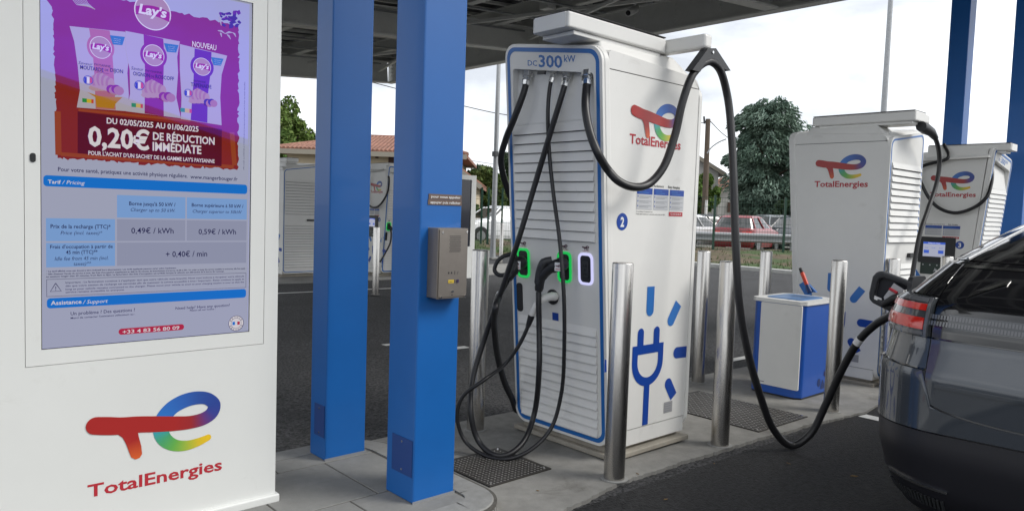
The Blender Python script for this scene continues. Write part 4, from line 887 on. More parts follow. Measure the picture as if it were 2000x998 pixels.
# ------------------------------------------------------------------ access covers
cover_m = mat('worn steel plate', (.055, .05, .045), .55, .5, noise=.3, nscale=25, noise2=.3, n2scale=4)
lug_m = mat('worn plate lugs', (.34, .33, .31), .42, .6, noise=.3, nscale=30)
def cover(label, x0, y0, x1, y1, sp=.036, l=.036):
    t = thing('access_cover', label, 'access cover', ((x0 + x1) / 2, (y0 + y1) / 2, 0), group='steel access covers in the concrete'); dz = G((x0 + x1) / 2, (y0 + y1) / 2)
    m = MB(); m.box((x0, y0, .001), (x1, y1, .007)); pl_ = m.build('plate', cover_m, t, bevel=.001)
    m = MB(); i = 0; x = x0 + .02
    while x < x1 - .015:
        y = y0 + .02; j = 0
        while y < y1 - .015:
            a = PI / 4 if (i + j) % 2 else -PI / 4
            dx, dy = math.cos(a) * l / 2, math.sin(a) * l / 2; nx, ny = -math.sin(a) * .0055, math.cos(a) * .0055
            m.add([(x - dx, y - dy, .0072), (x + nx, y + ny, .0072), (x + dx, y + dy, .0072), (x - nx, y - ny, .0072), (x, y, .0098)], [(0, 3, 4), (3, 2, 4), (2, 1, 4), (1, 0, 4)]); y += sp; j += 1
        x += sp; i += 1
    m.build('tread_pattern', lug_m, pl_); t.location.z = dz; t.rotation_euler.y = .016 if x0 > 3 else 0
    for a, b in ((x0 + .03, y0 + .03), (x1 - .03, y0 + .03), (x1 - .03, y1 - .03), (x0 + .03, y1 - .03)):
        m = MB(); m.cyl((a, b, .0072), (a, b, .012), .007, 12); m.build('bolt', chrome, pl_)
cover('dark steel access cover under the looping cables in front of the nearest station', 2.42, 2.76, 2.86, 3.20, .024, .02)
cover('steel checker plate access cover between the nearest station and the bin', 4.53, 2.47, 5.22, 3.40)

# ------------------------------------------------------------------ blue and white service bin with squeegee
bw = thing('service_bin', 'white and blue windscreen wash bin between the first and second stations', 'bin', (6.0, 2.98, 0))
bx0, bx1, by0, by1 = 5.66, 6.225, 2.76, 3.205
bin_blue = mat('bin blue', (.012, .085, .40), .35, noise=.04, nscale=6, coat=.3)
ch = .045
oct_ = [(bx0 + ch, by0), (bx1 - ch, by0), (bx1, by0 + ch), (bx1, by1 - ch), (bx1 - ch, by1), (bx0 + ch, by1), (bx0, by1 - ch), (bx0, by0 + ch)]
m = MB(); m.prism([(a, b, .02) for a, b in oct_], (0, 0, .755)); m.build('shell', bin_blue, bw, bevel=.012, seg=3)
m = MB(); m.prism([(a * .98 + 5.94 * .02, b * .98 + 2.98 * .02, 0.001) for a, b in oct_], (0, 0, .018)); m.build('foot', plastic, bw)
m = MB(); m.prism([(a + (.012 if a > 5.94 else -.012), b + (.012 if b > 2.98 else -.012), .776) for a, b in oct_], (0, 0, .03)); lid = m.build('lid', white_p, bw, bevel=.01, seg=3)
XP = Pl((bx0 - .001, 0, 0), (0, -1, 0), (0, 0, 1))
m = MB(); m.rr(XP, -by1 + .085, .085, -by0 - .008, .772, .01, .0, 0, .012); m.build('front_panel', white_p, bw, bevel=.003)
m = MB(); m.rect(XP, -by1 + .092, .103, -by1 + .145, .111, .0125, 0); m.build('maker_mark', print_grey, bw)
YP = Pl((0, by0 - .001, 0), (1, 0, 0), (0, 0, 1))
m = MB(); m.ell(YP, 5.99, .11, .028, .035, .001, 0, 20); m.poly(YP, [(a_ + .19, b_) for a_, b_ in ((5.88, .16), (5.885, .20), (5.90, .19), (5.905, .22), (5.92, .20), (5.93, .24), (5.945, .215), (5.955, .255), (5.965, .20), (5.965, .12), (5.94, .13), (5.93, .10), (5.91, .15))], .001, 1); m.poly(YP, [(a_ + .19, b_) for a_, b_ in ((5.83, .07), (5.86, .13), (5.90, .09), (5.93, .14), (5.965, .08), (5.965, .05), (5.83, .05))], .0012, 0); m.build('printed_motif', [mat('motif navy', (.008, .03, .14), .4), mat('motif plum', (.03, .012, .05), .4)], bw)
m = MB(); m.rr(Pl((0, 0, .806), (1, 0, 0), (0, 1, 0)), 5.74, 2.82, 6.14, 3.14, .05, .0005, 0, .006); tr_ = m.build('tray', mat('tray blue', (.06, .18, .42), .3), lid, bevel=.003)
bw.location.z = -.048; bw.scale.z = .985
sq = thing('squeegee', 'red and black handled blue squeegee standing in the wash bin', 'squeegee', (6.05, 2.96, .77))
a = at(1582, 571, 0, 6.02); b = at(1563, 524, 0, 6.08)
m = MB(); m.tube([a, a + (b - a) * .35], [.022, .014], 12); m.build('stem', mat('squeegee navy', (.01, .03, .11), .4), sq)
m = MB(); m.tube([a + (b - a) * .3, a + (b - a) * .8], [.017, .018], 12); m.build('grip', mat('squeegee red', (.55, .045, .015), .4), sq)
m = MB(); m.tube([a + (b - a) * .8, b], [.018, .013], 12); m.build('grip_end', plastic, sq)
m = MB(); c1, c2, c3 = at(1574, 550, 0, 6.04), at(1594, 571, 0, 6.04), at(1572, 571, 0, 6.04); m.prism([c1, c2, c3], (.03, 0, 0)); m.build('head', mat('squeegee blue', (.03, .12, .35), .4), sq, bevel=.003)
# ------------------------------------------------------------------ cars (stacked outlines)
glass_dk = mat('car glass', (.008, .010, .010), .03, spec=.9, coat=.6)
tyre_m = mat('tyre', (.012, .012, .012), .8); rim_m = mat('alloy rim', (.35, .36, .37), .3, .9)
class Loft:
    def __init__(s, levels, yc=0): s.L = levels; s.yc = yc
    def lev(s, z):
        Ls = s.L; z = max(Ls[0][0], min(Ls[-1][0], z))
        for a, b in zip(Ls, Ls[1:]):
            if z <= b[0]:
                f = (z - a[0]) / (b[0] - a[0]); return [a[k] + (b[k] - a[k]) * f for k in range(len(a))]
    def P(s, z, t, off=0):
        _, xr, xf, w, r = s.lev(z)[:5]; sg = 1 if t >= 0 else -1; t = abs(t); h = w - r; q = r * PI / 2; side = (xf - r) - (xr + r)
        cr = lambda y: .055 * (y / w) ** 2
        if t <= h: x, y, nx, ny = xr + cr(t), t, -1, .06 * t
        elif t <= h + q: a = (t - h) / r; x, y, nx, ny = xr + r * (1 - math.cos(a)) + cr(h + r * math.sin(a)) * (1 if a < 1.2 else 1), h + r * math.sin(a), -math.cos(a), math.sin(a)
        elif t <= h + q + side: d = t - h - q; x, y, nx, ny = xr + r + d + .055 * (1 - d / side), w, 0, 1
        elif t <= h + 2 * q + side: a = (t - h - q - side) / r; x, y, nx, ny = xf - r + r * math.sin(a), h + r * math.cos(a), math.sin(a), math.cos(a)
        else: y = max(0, h - (t - h - 2 * q - side)); x, nx, ny = xf, 1, 0
        return Vector((x + nx * off, s.yc + sg * (y + ny * off), z))
    def half(s, z): _, xr, xf, w, r = s.lev(z)[:5]; return 2 * (w - r) + PI * r + (xf - xr - 2 * r)
    def strip(s, m, z0, z1, nz, t0, t1, nt, off=0, mi=0, th=0, zf=None):
        vs = []
        for i in range(nz + 1):
            for j in range(nt + 1):
                a, b = (z0, z1) if not zf else zf(j / nt)
                z = a + (b - a) * i / nz; tt = t0 + (t1 - t0) * j / nt; vs.append(s.P(z, tt, off))
        n = nt + 1
        fs = [(i * n + j, (i + 1) * n + j, (i + 1) * n + j + 1, i * n + j + 1) for i in range(nz) for j in range(nt)]
        m.add(vs, fs, mi, True)
        if th:
            vs2 = []
            for i in range(nz + 1):
                for j in range(nt + 1):
                    a, b = (z0, z1) if not zf else zf(j / nt); z = a + (b - a) * i / nz; vs2.append(s.P(z, t0 + (t1 - t0) * j / nt, off - th))
            k = len(vs); rim = [j for j in range(n)] + [i * n + nt for i in range(1, nz + 1)] + [nz * n + j for j in range(nt - 1, -1, -1)] + [i * n for i in range(nz - 1, 0, -1)]
            m.add(vs + vs2, [(rim[a], rim[(a + 1) % len(rim)], k + rim[(a + 1) % len(rim)], k + rim[a]) for a in range(len(rim))], mi)
    def shell(s, m, zs, off=0, mi=0, n=90, cap=True):
        vs = []; fs = []
        for z in zs:
            H = s.half(z)
            for j in range(n): u = -1 + 2 * j / n; vs.append(s.P(z, u * H, off))
        for i in range(len(zs) - 1): fs += [(i * n + j, (i + 1) * n + j, (i + 1) * n + (j + 1) % n, i * n + (j + 1) % n) for j in range(n)]
        m.add(vs, fs, mi, True)
        if cap: m.add(vs[-n:], [tuple(range(n))[::-1]], mi, True)
def wheel(t, c, r, w, ax):
    ax = Vector(ax); m = MB(); n = 28
    m.tube([c - ax * w / 2, c - ax * (w / 2 - .02), c + ax * (w / 2 - .02), c + ax * w / 2], [r - .02, r, r, r - .02], n); wh = m.build('wheel', tyre_m, t)
    m = MB(); m.tube([c - ax * (w / 2 + .004), c + ax * (w / 2 + .004)], r * .66, n); m.build('rim', rim_m, wh)
grey_paint = mat('graphite car paint', (.036, .044, .056), .26, .25, coat=1.0, noise=.05, nscale=600)
clad = mat('car cladding', (.014, .014, .018), .42, noise=.06, nscale=200)
black_gl = mat('gloss black', (.008, .008, .009), .08, coat=.8)
lamp_red = mat('lamp red', (.55, .016, .010), .15, coat=.6); lamp_smoke = mat('lamp smoke', (.05, .055, .06), .12, coat=.7); lamp_clear = mat('lamp clear', (.11, .112, .12), .15, coat=.7)
YC = .372
lv = [(.13, 3.42, 7.3, .78, .30), (.20, 3.27, 7.45, .86, .32), (.34, 3.165, 7.50, .905, .33), (.50, 3.125, 7.52, .93, .33), (.80, 3.135, 7.52, .935, .33), (.93, 3.17, 7.46, .92, .33), (1.0, 3.175, 7.40, .912, .32), (1.085, 3.205, 7.1, .89, .31), (1.115, 3.23, 6.9, .855, .30), (1.17, 3.30, 6.6, .81, .28), (1.235, 3.42, 6.3, .775, .27), (1.255, 3.46, 6.3, .75, .26), (1.34, 3.74, 6.0, .69, .25), (1.44, 4.10, 5.7, .61, .24), (1.53, 4.45, 5.4, .53, .22), (1.565, 4.65, 5.2, .46, .2)]
LF = Loft(lv, YC)
car = thing('parked_car', 'dark grey SUV parked at the right with its charging cable plugged in', 'car', (5.4, YC, ZA))
m = MB(); LF.shell(m, [.13, .17, .20, .26, .34, .42, .50, .58, .66, .73, .80, .88, .93, 1.0, 1.05, 1.085, 1.1, 1.115, 1.14, 1.17, 1.20, 1.235, 1.25], -.006); body = m.build('body', black_gl, car)
m = MB(); LF.shell(m, [1.251, 1.255, 1.30, 1.34, 1.39, 1.44, 1.49, 1.53, 1.55, 1.565], 0); cab = m.build('cabin', black_gl, car)
m = MB(); LF.shell(m, [1.545, 1.565], .010); m.build('roof', grey_paint, car)
bnd = lambda f: .655 - .085 * min(1, max(0, f)) ** 2
# lower bumper in dark plastic, painted bumper, quarter panel and tailgate, each with open gaps
m = MB(); zf = lambda f: (.14, (.600 - .085 * abs(2 * f - 1) ** 1.5)); LF.strip(m, 0, 0, 12, -1.9, 1.9, 90, .004, 0, .012, zf); m.build('lower_bumper', clad, car, bevel=.0035)
def zb(f): a = abs(2 * f - 1); return (.607 - .085 * a ** 1.5, .822)
TGL = .665
m = MB(); LF.strip(m, 0, 0, 10, -1.9, 1.9, 90, .010, 0, .020, lambda f: (zb(f)[0], .822 if abs(2 * f - 1) * 1.9 > TGL else .655 + .045 * (abs(2 * f - 1) * 1.9 / TGL) ** 6)); m.build('rear_bumper', grey_paint, car, bevel=.0035)
for sg in (-1, 1):
    m = MB(); a, b = sorted((sg * (TGL + .004), sg * 3.9)); LF.strip(m, .829, .945, 5, a, b, 60, .0, 0, .012); m.build('quarter_panel', grey_paint, car, bevel=.0035)
m = MB(); LF.strip(m, 0, 0, 12, -TGL + .002, TGL - .002, 60, .003, 0, .012, lambda f: (.661 + .045 * abs(2 * f - 1) ** 6, .945)); tg_ = m.build('tailgate', grey_paint, car, bevel=.0035)
m = MB(); LF.strip(m, .765, .778, 2, -TGL + .04, TGL - .04, 40, .010, 0, .006); m.build('crease_rib', grey_paint, tg_)
m = MB(); LF.strip(m, .952, 1.225, 12, -TGL + .002, TGL - .002, 60, .002, 0, .012); m.build('trim_panel', black_gl, tg_, bevel=.0035)
for k in range(1):
    m = MB(); LF.strip(m, .995, 1.050, 4, -TGL + .06, TGL - .06, 80, .010, 0, .006); lb = m.build('light_bar', lamp_smoke, tg_)
    m = MB()
    for zz_ in (1.001, 1.026):
        for j in range(116):
            s0 = -TGL + .07 + j * .0111; LF.strip(m, zz_, zz_ + .017, 1, s0, s0 + .0075, 1, .0125, 0, .003)
    m.build('light_elements', lamp_clear, lb)
m = MB(); LF.strip(m, 1.226, 1.236, 1, -TGL + .02, TGL - .02, 50, .008, 0, .006); m.build('chrome_strip', chrome, tg_)
# emblem: slanted chrome blade
m = MB(); c0 = LF.P(1.195, .50, .012)
def cp_(ds, dz): return LF.P(1.165 + dz, .50 - ds, .006)
m.prism([cp_(-.06, -.045), cp_(-.045, -.02), cp_(.02, .025), (cp_(.055, .028)), cp_(.05, .012), cp_(.0, -.012)], (-.008, 0, 0)); m.build('badge', chrome, tg_)
for sg in (-1, 1):
    a, b = sorted((sg * (TGL + .008), sg * 1.30))
    m = MB(); LF.strip(m, .950, 1.105, 6, a, b, 30, .016, 0, .02); tl_ = m.build('taillight', lamp_smoke, car, bevel=.0035)
    a, b = sorted((sg * (TGL + .028), sg * 1.20))
    for z0, z1 in ((1.052, 1.078), (.978, 1.024)): m = MB(); LF.strip(m, z0, z1, 2, a, b, 20, .021, 0, .004); m.build('red_lens', lamp_red, tl_)
    m = MB(); LF.strip(m, .950, 1.104, 4, sg * (TGL + .012) if sg > 0 else -(TGL + .024), sg * (TGL + .024) if sg > 0 else -(TGL + .012), 1, .0215, 0, .004); LF.strip(m, 1.085, 1.101, 1, a, b, 20, .021, 0, .004); LF.strip(m, .956, .970, 1, a, b, 20, .020, 0, .004); m.build('clear_lens', lamp_clear, tl_)
    m = MB(); a, b = sorted((sg * (TGL + .006), sg * 1.5)); LF.strip(m, 1.11, 1.235, 5, a, b, 30, .0, 0, .012); m.build('shoulder', black_gl, car)
m = MB(); LF.strip(m, 1.262, 1.525, 10, -.46, .46, 40, .004, 0, .004); m.build('rear_window', glass_dk, car)
for sg in (-1, 1):
    m = MB()
    pts = [LF.P(1.256 + .0185 * k, sg * (.67 - .012 * k), .004) for k in range(16)]
    m.tube(pts, .006, 8); m.build('pillar_trim', galv, car)
    a, b = sorted((sg * 1.1, sg * 3.0)); m = MB(); LF.strip(m, 1.28, 1.46, 5, a, b, 40, .004, 0, .003); m.build('side_window', glass_dk, car)
    m = MB(); s0, s1 = sorted((sg * .56, sg * .86)); 
    for j in range(18): q0 = sg * (.58 + j * .016); LF.strip(m, .265, .315, 1, min(q0, q0 + sg * .008), max(q0, q0 + sg * .008), 1, .016, 0, .012)
    m.build('reflector_fins', plastic_g, car)
    m = MB(); LF.strip(m, .355, .364, 1, s0, s1, 20, .012, 0, .008); m.build('bumper_trim', chrome, car)
m = MB(); LF.strip(m, .80, .91, 2, -.26, .26, 10, .012, 0, .006); m.build('number_plate', white_pl, tg_)
for x in (4.25, 6.75):
    for sg in (-1, 1): wheel(car, Vector((x, YC + sg * .83, ZA + .34)), .34, .23, (0, 1, 0))
# charging socket and gun in the car's left flank
G0 = at(1790, 577, 1, 1.28)
m = MB(); pl = Pl((G0.x, 1.272, G0.z), (-1, 0, 0), (0, 0, 1)); m.rr(pl, -.09, -.09, .09, .09, .03, 0, 0, .02); m.build('charge_socket', plastic, car)
gn = thing('charging_gun', 'black charging gun with red lever plugged into the grey car', 'charging gun', (G0.x, 1.45, G0.z))
XG = 3.98
g_ = lambda px, py, y: at(px, py, 1, y)
gy = lambda px: 1.62 - .0025 * (px - 1700)
go = [(1704, 540), (1712, 531), (1724, 530), (1760, 543), (1792, 556), (1798, 572), (1796, 602), (1764, 612), (1738, 609), (1704, 592), (1697, 584), (1697, 572)]
gi = [(1715, 549), (1719, 545), (1727, 544), (1757, 554), (1782, 564), (1785, 574), (1783, 592), (1760, 597), (1740, 595), (1714, 583), (1709, 579), (1709, 573)]
A_ = [g_(x, y, gy(x)) for x, y in go]; B2 = [g_(x, y, gy(x)) for x, y in gi]; D2 = Vector((.055, .012, 0)); n = len(go); m = MB()
m.add(A_ + B2 + [v + D2 for v in A_] + [v + D2 for v in B2], [f for i in range(n) for j in [(i + 1) % n] for f in ((i, j, n + j, n + i), (2 * n + j, 2 * n + i, 3 * n + i, 3 * n + j), (j, i, 2 * n + i, 2 * n + j), (n + i, n + j, 3 * n + j, 3 * n + i))]); m.build('guard_loop', plastic_g, gn, bevel=.010, seg=3)
m = MB(); m.add([p + Vector((.03, .006, 0)) for p in B2], [tuple(range(n))]); m.build('inner_shell', mat('gun inner', (.02, .022, .028), .4), gn)
m = MB(); m.prism([g_(x, y, yy) for x, y, yy in ((1746, 553, 1.50), (1766, 566, 1.45), (1768, 590, 1.44), (1728, 590, 1.55), (1726, 580, 1.56))], (.008, .003, 0)); m.build('face_label', print_pale, gn)
m = MB(); m.tube([g_(1738, 564, 1.515), g_(1752, 572, 1.475)], .008, 8); m.build('lever', print_red, gn)
m = MB(); m.tube([g_(1726, 594, 1.55), g_(1745, 583, 1.49), g_(1780, 574, 1.38)], [.017, .019, .02], 10); m.build('handle', plastic, gn)
m = MB(); m.prism([g_(x, y, yy) for x, y, yy in ((1708, 577, 1.60), (1722, 583, 1.57), (1721, 590, 1.57), (1707, 584, 1.60))], (.006, .002, 0)); m.build('contact_label', print_white, gn)
m = MB(); m.tube([g_(1742, 616, 1.60), g_(1766, 600, 1.47), g_(1800, 580, 1.30)], [.028, .032, .036], 14); m.build('connector', plastic, gn)

def simple_car(label, loc, fwd, paint, H=1.48, Ln=4.1, W=1.74):
    ang = math.atan2(fwd.y, fwd.x); k = H / 1.48; h = W / 2
    t = thing('parked_car', label, 'car', loc, ang, group='cars parked beyond the fence')
    l2 = Ln / 2
    Lo = Loft([(.2, -l2 + .12, l2 - .1, h - .06, .3), (.35, -l2 + .02, l2, h, .35), (.6 * k, -l2, l2 - .02, h, .35), (.8 * k, -l2 + .05, l2 - .2, h, .35), (.92 * k, -l2 + .08, l2 - .95, h - .03, .3), (1.0 * k, -l2 + .16, l2 - 1.25, h - .07, .25), (1.38 * k, -l2 + .42, l2 - 1.85, h - .22, .25), (1.46 * k, -l2 + .60, l2 - 2.1, h - .32, .22)])
    Lb = dict(parent=t, local=True)
    m = MB(); Lo.shell(m, [.2, .28, .35, .5 * k, .6 * k, .7 * k, .8 * k, .86 * k, .92 * k, .96 * k], 0, 0, 60); m.build('body', paint, **Lb)
    m = MB(); Lo.shell(m, [.962 * k, 1.0 * k, 1.1 * k, 1.2 * k, 1.3 * k, 1.37 * k], -.01, 0, 60); m.build('windows', glass_dk, **Lb)
    m = MB(); Lo.shell(m, [1.36 * k, 1.40 * k, 1.44 * k, 1.46 * k], .004, 0, 60)
    for u in (.26, -.26, .52, -.52, .80, -.80):
        m.tube([Lo.P(z, Lo.half(z) * u, .0) for z in (.955 * k, 1.1 * k, 1.25 * k, 1.39 * k)], .035, 8)
    m.build('roof', paint, **Lb)
    for x in (-l2 + .75, l2 - .8):
        for sg in (-1, 1):
            c = Vector((x, sg * (h - .08), .31))
            m = MB(); m.tube([c - Vector((0, .11, 0)), c + Vector((0, .11, 0))], .31, 24); wh = m.build('wheel', tyre_m, parent=t, local=True)
            m = MB(); m.tube([c - Vector((0, .115, 0)), c + Vector((0, .115, 0))], .21, 20); m.build('rim', rim_m, parent=wh, local=True)
            m = MB(); m.prism([(x + .38 * math.cos(a), sg * (h + .004) - .02, .31 + .38 * math.sin(a)) for a in [PI * q / 14 for q in range(15)]] , (0, .04, 0)); m.build('wheel_arch', plastic, parent=t, local=True)
    for sg in (-1, 1):
        m = MB(); a, b = sorted((sg * (h - .42), sg * (h - .05))); Lo.strip(m, .68 * k, .84 * k, 3, a, b, 8, .01, 0, .02); m.build('tail_light', lamp_red, **Lb)
        H_ = Lo.half(.6 * k); a, b = sorted((sg * (H_ - h + .05), sg * (H_ - h + .42))); m = MB(); Lo.strip(m, .62 * k, .74 * k, 3, a, b, 8, .01, 0, .02); m.build('head_light', lamp_clear, **Lb)
    m = MB(); Lo.strip(m, .48, .59, 1, -.26, .26, 4, .01, 0, .01); m.build('number_plate', white_pl, **Lb)
    m = MB(); H_ = Lo.half(.4); Lo.strip(m, .30, .41, 1, H_ - .28, H_, 4, .012, 0, .01); Lo.strip(m, .30, .41, 1, -H_, -H_ + .28, 4, .012, 0, .01); m.build('front_plate', white_pl, **Lb)
    return t
CFh = Vector((CF.x, CF.y, 0)).normalized(); CRh = Vector((CR.x, CR.y, 0)).normalized()
car_red = mat('red car paint', (.24, .010, .018), .3, coat=.8); car_white = mat('white car paint', (.68, .69, .70), .3, coat=.8); car_dark = mat('dark car paint', (.02, .022, .03), .25, coat=.8); car_grey = mat('silver car paint', (.32, .34, .36), .3, .4, coat=.8)
def gp(px, depth, z=0): q = atd(px, 430, depth); return (q.x, q.y, z)
simple_car('red hatchback parked beyond the fence, seen from its rear corner', gp(1460, 31), CRh * .60 + CFh * .80, car_red, 1.50, 3.8)
simple_car('white hatchback parked beyond the fence left of the red hatchback', gp(1350, 32), CRh * .70 + CFh * .71, car_white, 1.46)
simple_car('dark saloon roof showing beyond the fence behind the white hatchback', gp(1385, 37), CRh * .9 + CFh * .4, car_dark, 1.5)
simple_car('dark car beyond the fence at the left edge of the second station', gp(1548, 34), -CRh * .5 - CFh * .8, car_dark, 1.5)
simple_car('silver car roof beyond the fence right of the red hatchback', gp(1535, 40), CRh * .9 + CFh * .2, car_grey, 1.6)
simple_car('white car beyond the fence seen between the intercom post and the nearest station', gp(965, 31), -CRh * .80 - CFh * .60, car_white, 1.55)

# ------------------------------------------------------------------ verge, fence, guard rail
def gl(lat, dep, z=0): return Vector((0, 0, 0)) + CRh * lat + CFh * dep + Vector((0, 0, z))
verge_m = mat('verge earth', (.10, .075, .045), .95, noise=.5, nscale=3, bump=.8, bscale=12)
t_ = verge_m.node_tree; bsd = t_.nodes['Principled BSDF']; src = bsd.inputs['Base Color'].links[0].from_socket
nz = t_.nodes.new('ShaderNodeTexNoise'); nz.inputs['Scale'].default_value = .55; nz.inputs['Detail'].default_value = 5; rmp = t_.nodes.new('ShaderNodeValToRGB'); rmp.color_ramp.elements[0].position = .49; rmp.color_ramp.elements[1].position = .58
mxx = t_.nodes.new('ShaderNodeMixRGB'); mxx.inputs['Color2'].default_value = (.045, .075, .02, 1); co = t_.nodes.new('ShaderNodeTexCoord')
t_.links.new(co.outputs['Object'], nz.inputs['Vector']); t_.links.new(nz.outputs['Fac'], rmp.inputs['Fac']); t_.links.new(rmp.outputs['Color'], mxx.inputs['Fac']); t_.links.new(src, mxx.inputs['Color1']); t_.links.new(mxx.outputs[0], bsd.inputs['Base Color'])
m = MB(); NX, NY = 90, 14; vs = []
for i in range(NX + 1):
    lat = -14 + 34 * i / NX
    d0 = 25.2 - max(0, lat - 1) * .34
    for j in range(NY + 1):
        f = j / NY; dep = d0 + (29.2 - d0) * f
        z = -.16 + .34 * min(1, f * 1.6) + (random.uniform(-.03, .05) if 0 < j < NY else -.03); vs.append(gl(lat, dep, z))
m.add(vs, [(i * (NY + 1) + j, (i + 1) * (NY + 1) + j, (i + 1) * (NY + 1) + j + 1, i * (NY + 1) + j + 1) for i in range(NX) for j in range(NY)], 0, True); tag(m.build('verge', verge_m), kind='structure')
grass_m = mat('grass blades', (.05, .085, .02), .8, noise=.4, nscale=2)
m = MB()
for k in range(5200):
    lat = random.uniform(-8, 14); d0 = 25.2 - max(0, lat - 1) * .34; f = random.random() ** 1.6
    if lat > 4 and random.random() < .55 and f > .25: continue
    dep = d0 + .1 + (28.6 - d0) * f; z = -.18 + .34 * min(1, (dep - d0) / (29.2 - d0) * 1.6)
    a = random.uniform(0, PI); h = random.uniform(.05, .16); b = gl(lat, dep, z); d = Vector((math.cos(a), math.sin(a), 0)) * .02; tip = Vector((random.uniform(-.06, .06), random.uniform(-.06, .06), h))
    m.add([b - d, b + d, b + tip], [(0, 1, 2)])
tag(m.build('grass', grass_m), 'short green grass growing on the verge before the fence', 'grass', kind='stuff')
far_g = mat('far ground', (.14, .14, .12), .95, noise=.2, nscale=.5)
m = MB(); m.add([gl(-200, 29.0, .0), gl(200, 29.0, .0), gl(200, 300, .0), gl(-200, 300, .0)], [(0, 1, 2, 3)]); tag(m.build('street_beyond', far_g), kind='structure')
fence_g = mat('fence green', (.012, .05, .03), .45)
fen = thing('mesh_fence', 'dark green welded mesh fence along the verge', 'fence', gl(4, 25))
DP_ = 27.0; ZF = .20
lats = [-8.9, -6.2, -3.6, -1.15, -.91, -.41, 2.3, 4.8, 7.28, 9.83, 12.4, 15.0]
for la in lats:
    m = MB(); b = gl(la, DP_, -.05); m.obox(b, b + Vector((0, 0, 2.2)), .07, .07, up=CRh); m.obox(b + Vector((0, 0, 2.2)), b + Vector((0, 0, 2.215)), .066, .066, up=CRh); m.build('fence_post', fence_g, fen)
for la, lb_ in zip(lats, lats[1:]):
    if lb_ - la < .4: continue
    m = MB(); x = la + .06
    while x < lb_ - .05: b = gl(x, DP_, ZF); m.obox(b, b + Vector((0, 0, 1.9)), .006, .006, up=CRh); x += .10
    for z in (ZF + .02, ZF + .22, ZF + .42, ZF + .7, ZF + .98, ZF + 1.26, ZF + 1.54, ZF + 1.72, ZF + 1.88): m.obox(gl(la, DP_ + .012, z), gl(lb_, DP_ + .012, z), .012, .012)
    m.build('mesh_panel', fence_g, fen)
gr = thing('guard_rail', 'grey metal guard rail behind the fence in front of the parked cars', 'guard rail', gl(9, 28.2))
m = MB(); a, b = gl(2.5, 28.2), gl(17, 28.2)
prof = [(0, .45), (-.07, .50), (-.07, .56), (0, .61), (0, .65), (-.07, .70), (-.07, .76), (0, .81), (.01, .81), (.01, .45)]
pts = [a + CFh * p + Vector((0, 0, z)) for p, z in prof]; m.prism(pts, b - a); m.build('rail', galv, gr)
for k in range(8): q = gl(2.8 + k * 1.95, 28.3); m = MB(); m.obox(q, q + Vector((0, 0, .75)), .10, .06, up=CRh); m.build('rail_post', galv, gr)

# ------------------------------------------------------------------ far totem, lamp poles, utility pole, wires
tq = GH(925, 541); ft = thing('information_totem', 'narrow white information totem standing beyond the intercom post', 'information totem', (tq.x - .5, tq.y + .1, -.13))
m = MB()
hT = 2.12
for a, b in (((tq.x - 1.05, -.15), (tq.x, .55)), ((tq.x - 1.05, hT - .10), (tq.x, hT)), ((tq.x - 1.05, .55), (tq.x - .95, hT - .10)), ((tq.x - .13, .55), (tq.x, hT - .10))): m.box((a[0], tq.y, a[1]), (b[0], tq.y + .25, b[1]))
m.build('casing', kiosk_w, ft)
m = MB(); m.box((tq.x - .95, tq.y + .02, .55), (tq.x - .13, tq.y + .2, hT - .10)); m.build('screen', mat('dark screen', (.012, .016, .03), .12, coat=.5), ft)
def lamp(label, px0, py0, base, h, r0, top_px):
    t = thing('lamp_post', label, 'lamp post', base, group='galvanised lamp posts')
    m = MB(); b = Vector(base); m.tube([b, b + Vector((0, 0, .5)), b + Vector((0, 0, h))], [r0 * 1.15, r0, r0 * .6], 16); m.build('pole', galv, t)
    m = MB(); tp = b + Vector((0, 0, h)); m.box(tp + Vector((-.12, -.9, -.02)), tp + Vector((.12, .1, .08))); m.build('lamp_head', galv, t, bevel=.02)
    m = MB(); m.box(b + Vector((-.14, -.14, 3.15)), b + Vector((-.02, .02, 3.3))); m.build('camera_box', plastic_g, t)
    m = MB(); m.box(b + Vector((-.2, -.2, 0.0)), b + Vector((.2, .2, .04))); m.build('base_flange', kerb_m, t); return t
l1 = GH(962, 505); lamp('galvanised lamp post seen between the intercom post and the nearest station', 0, 0, (l1.x, l1.y, l1.z), 8.5, .085, 0)
l2 = atd(1712, 436, 24.0); lamp('tall galvanised lamp post rising behind the second station', 0, 0, (l2.x, l2.y, 0), 11.0, .105, 0)
wood = mat('weathered wood', (.10, .075, .055), .9, noise=.3, nscale=6, stretch=(4, 4, .5))
up_ = thing('utility_pole', 'brown wooden utility pole before the pale gabled house', 'utility pole', gp(1377, 38))
b = Vector(gp(1376, 38)); tp = atd(1383, 233, 38)
m = MB(); m.tube([b, tp], [.17, .12], 14); m.build('pole', wood, up_)
m = MB(); m.tube(spline([atd(1381, 300, 37.8), atd(1390, 288, 37.8), atd(1404, 278, 37.8), atd(1418, 272, 37.8)], 5), .035, 8); m.build('arm', galv, up_)
m = MB(); m.tube([tp - Vector((0, 0, .25)), atd(1376, 236, 38)], .03, 8); m.tube([atd(1375, 228, 38), atd(1376, 242, 38)], .05, 8); m.build('insulator', plastic_g, up_)
m = MB(); m.tube([b - CFh * .2 + Vector((0, 0, 0)), b - CFh * .2 + Vector((0, 0, 2.2))], .07, 8); m.build('cable_guard', white_pl, up_)
wire_m = mat('wire', (.02, .02, .022), .6)
def wire(label, pts, r=.018):
    t = thing('overhead_wire', label, 'wire', pts[0], group='overhead wires'); m = MB(); m.tube(spline(pts, 10), r, 6); m.build('strand', wire_m, t)
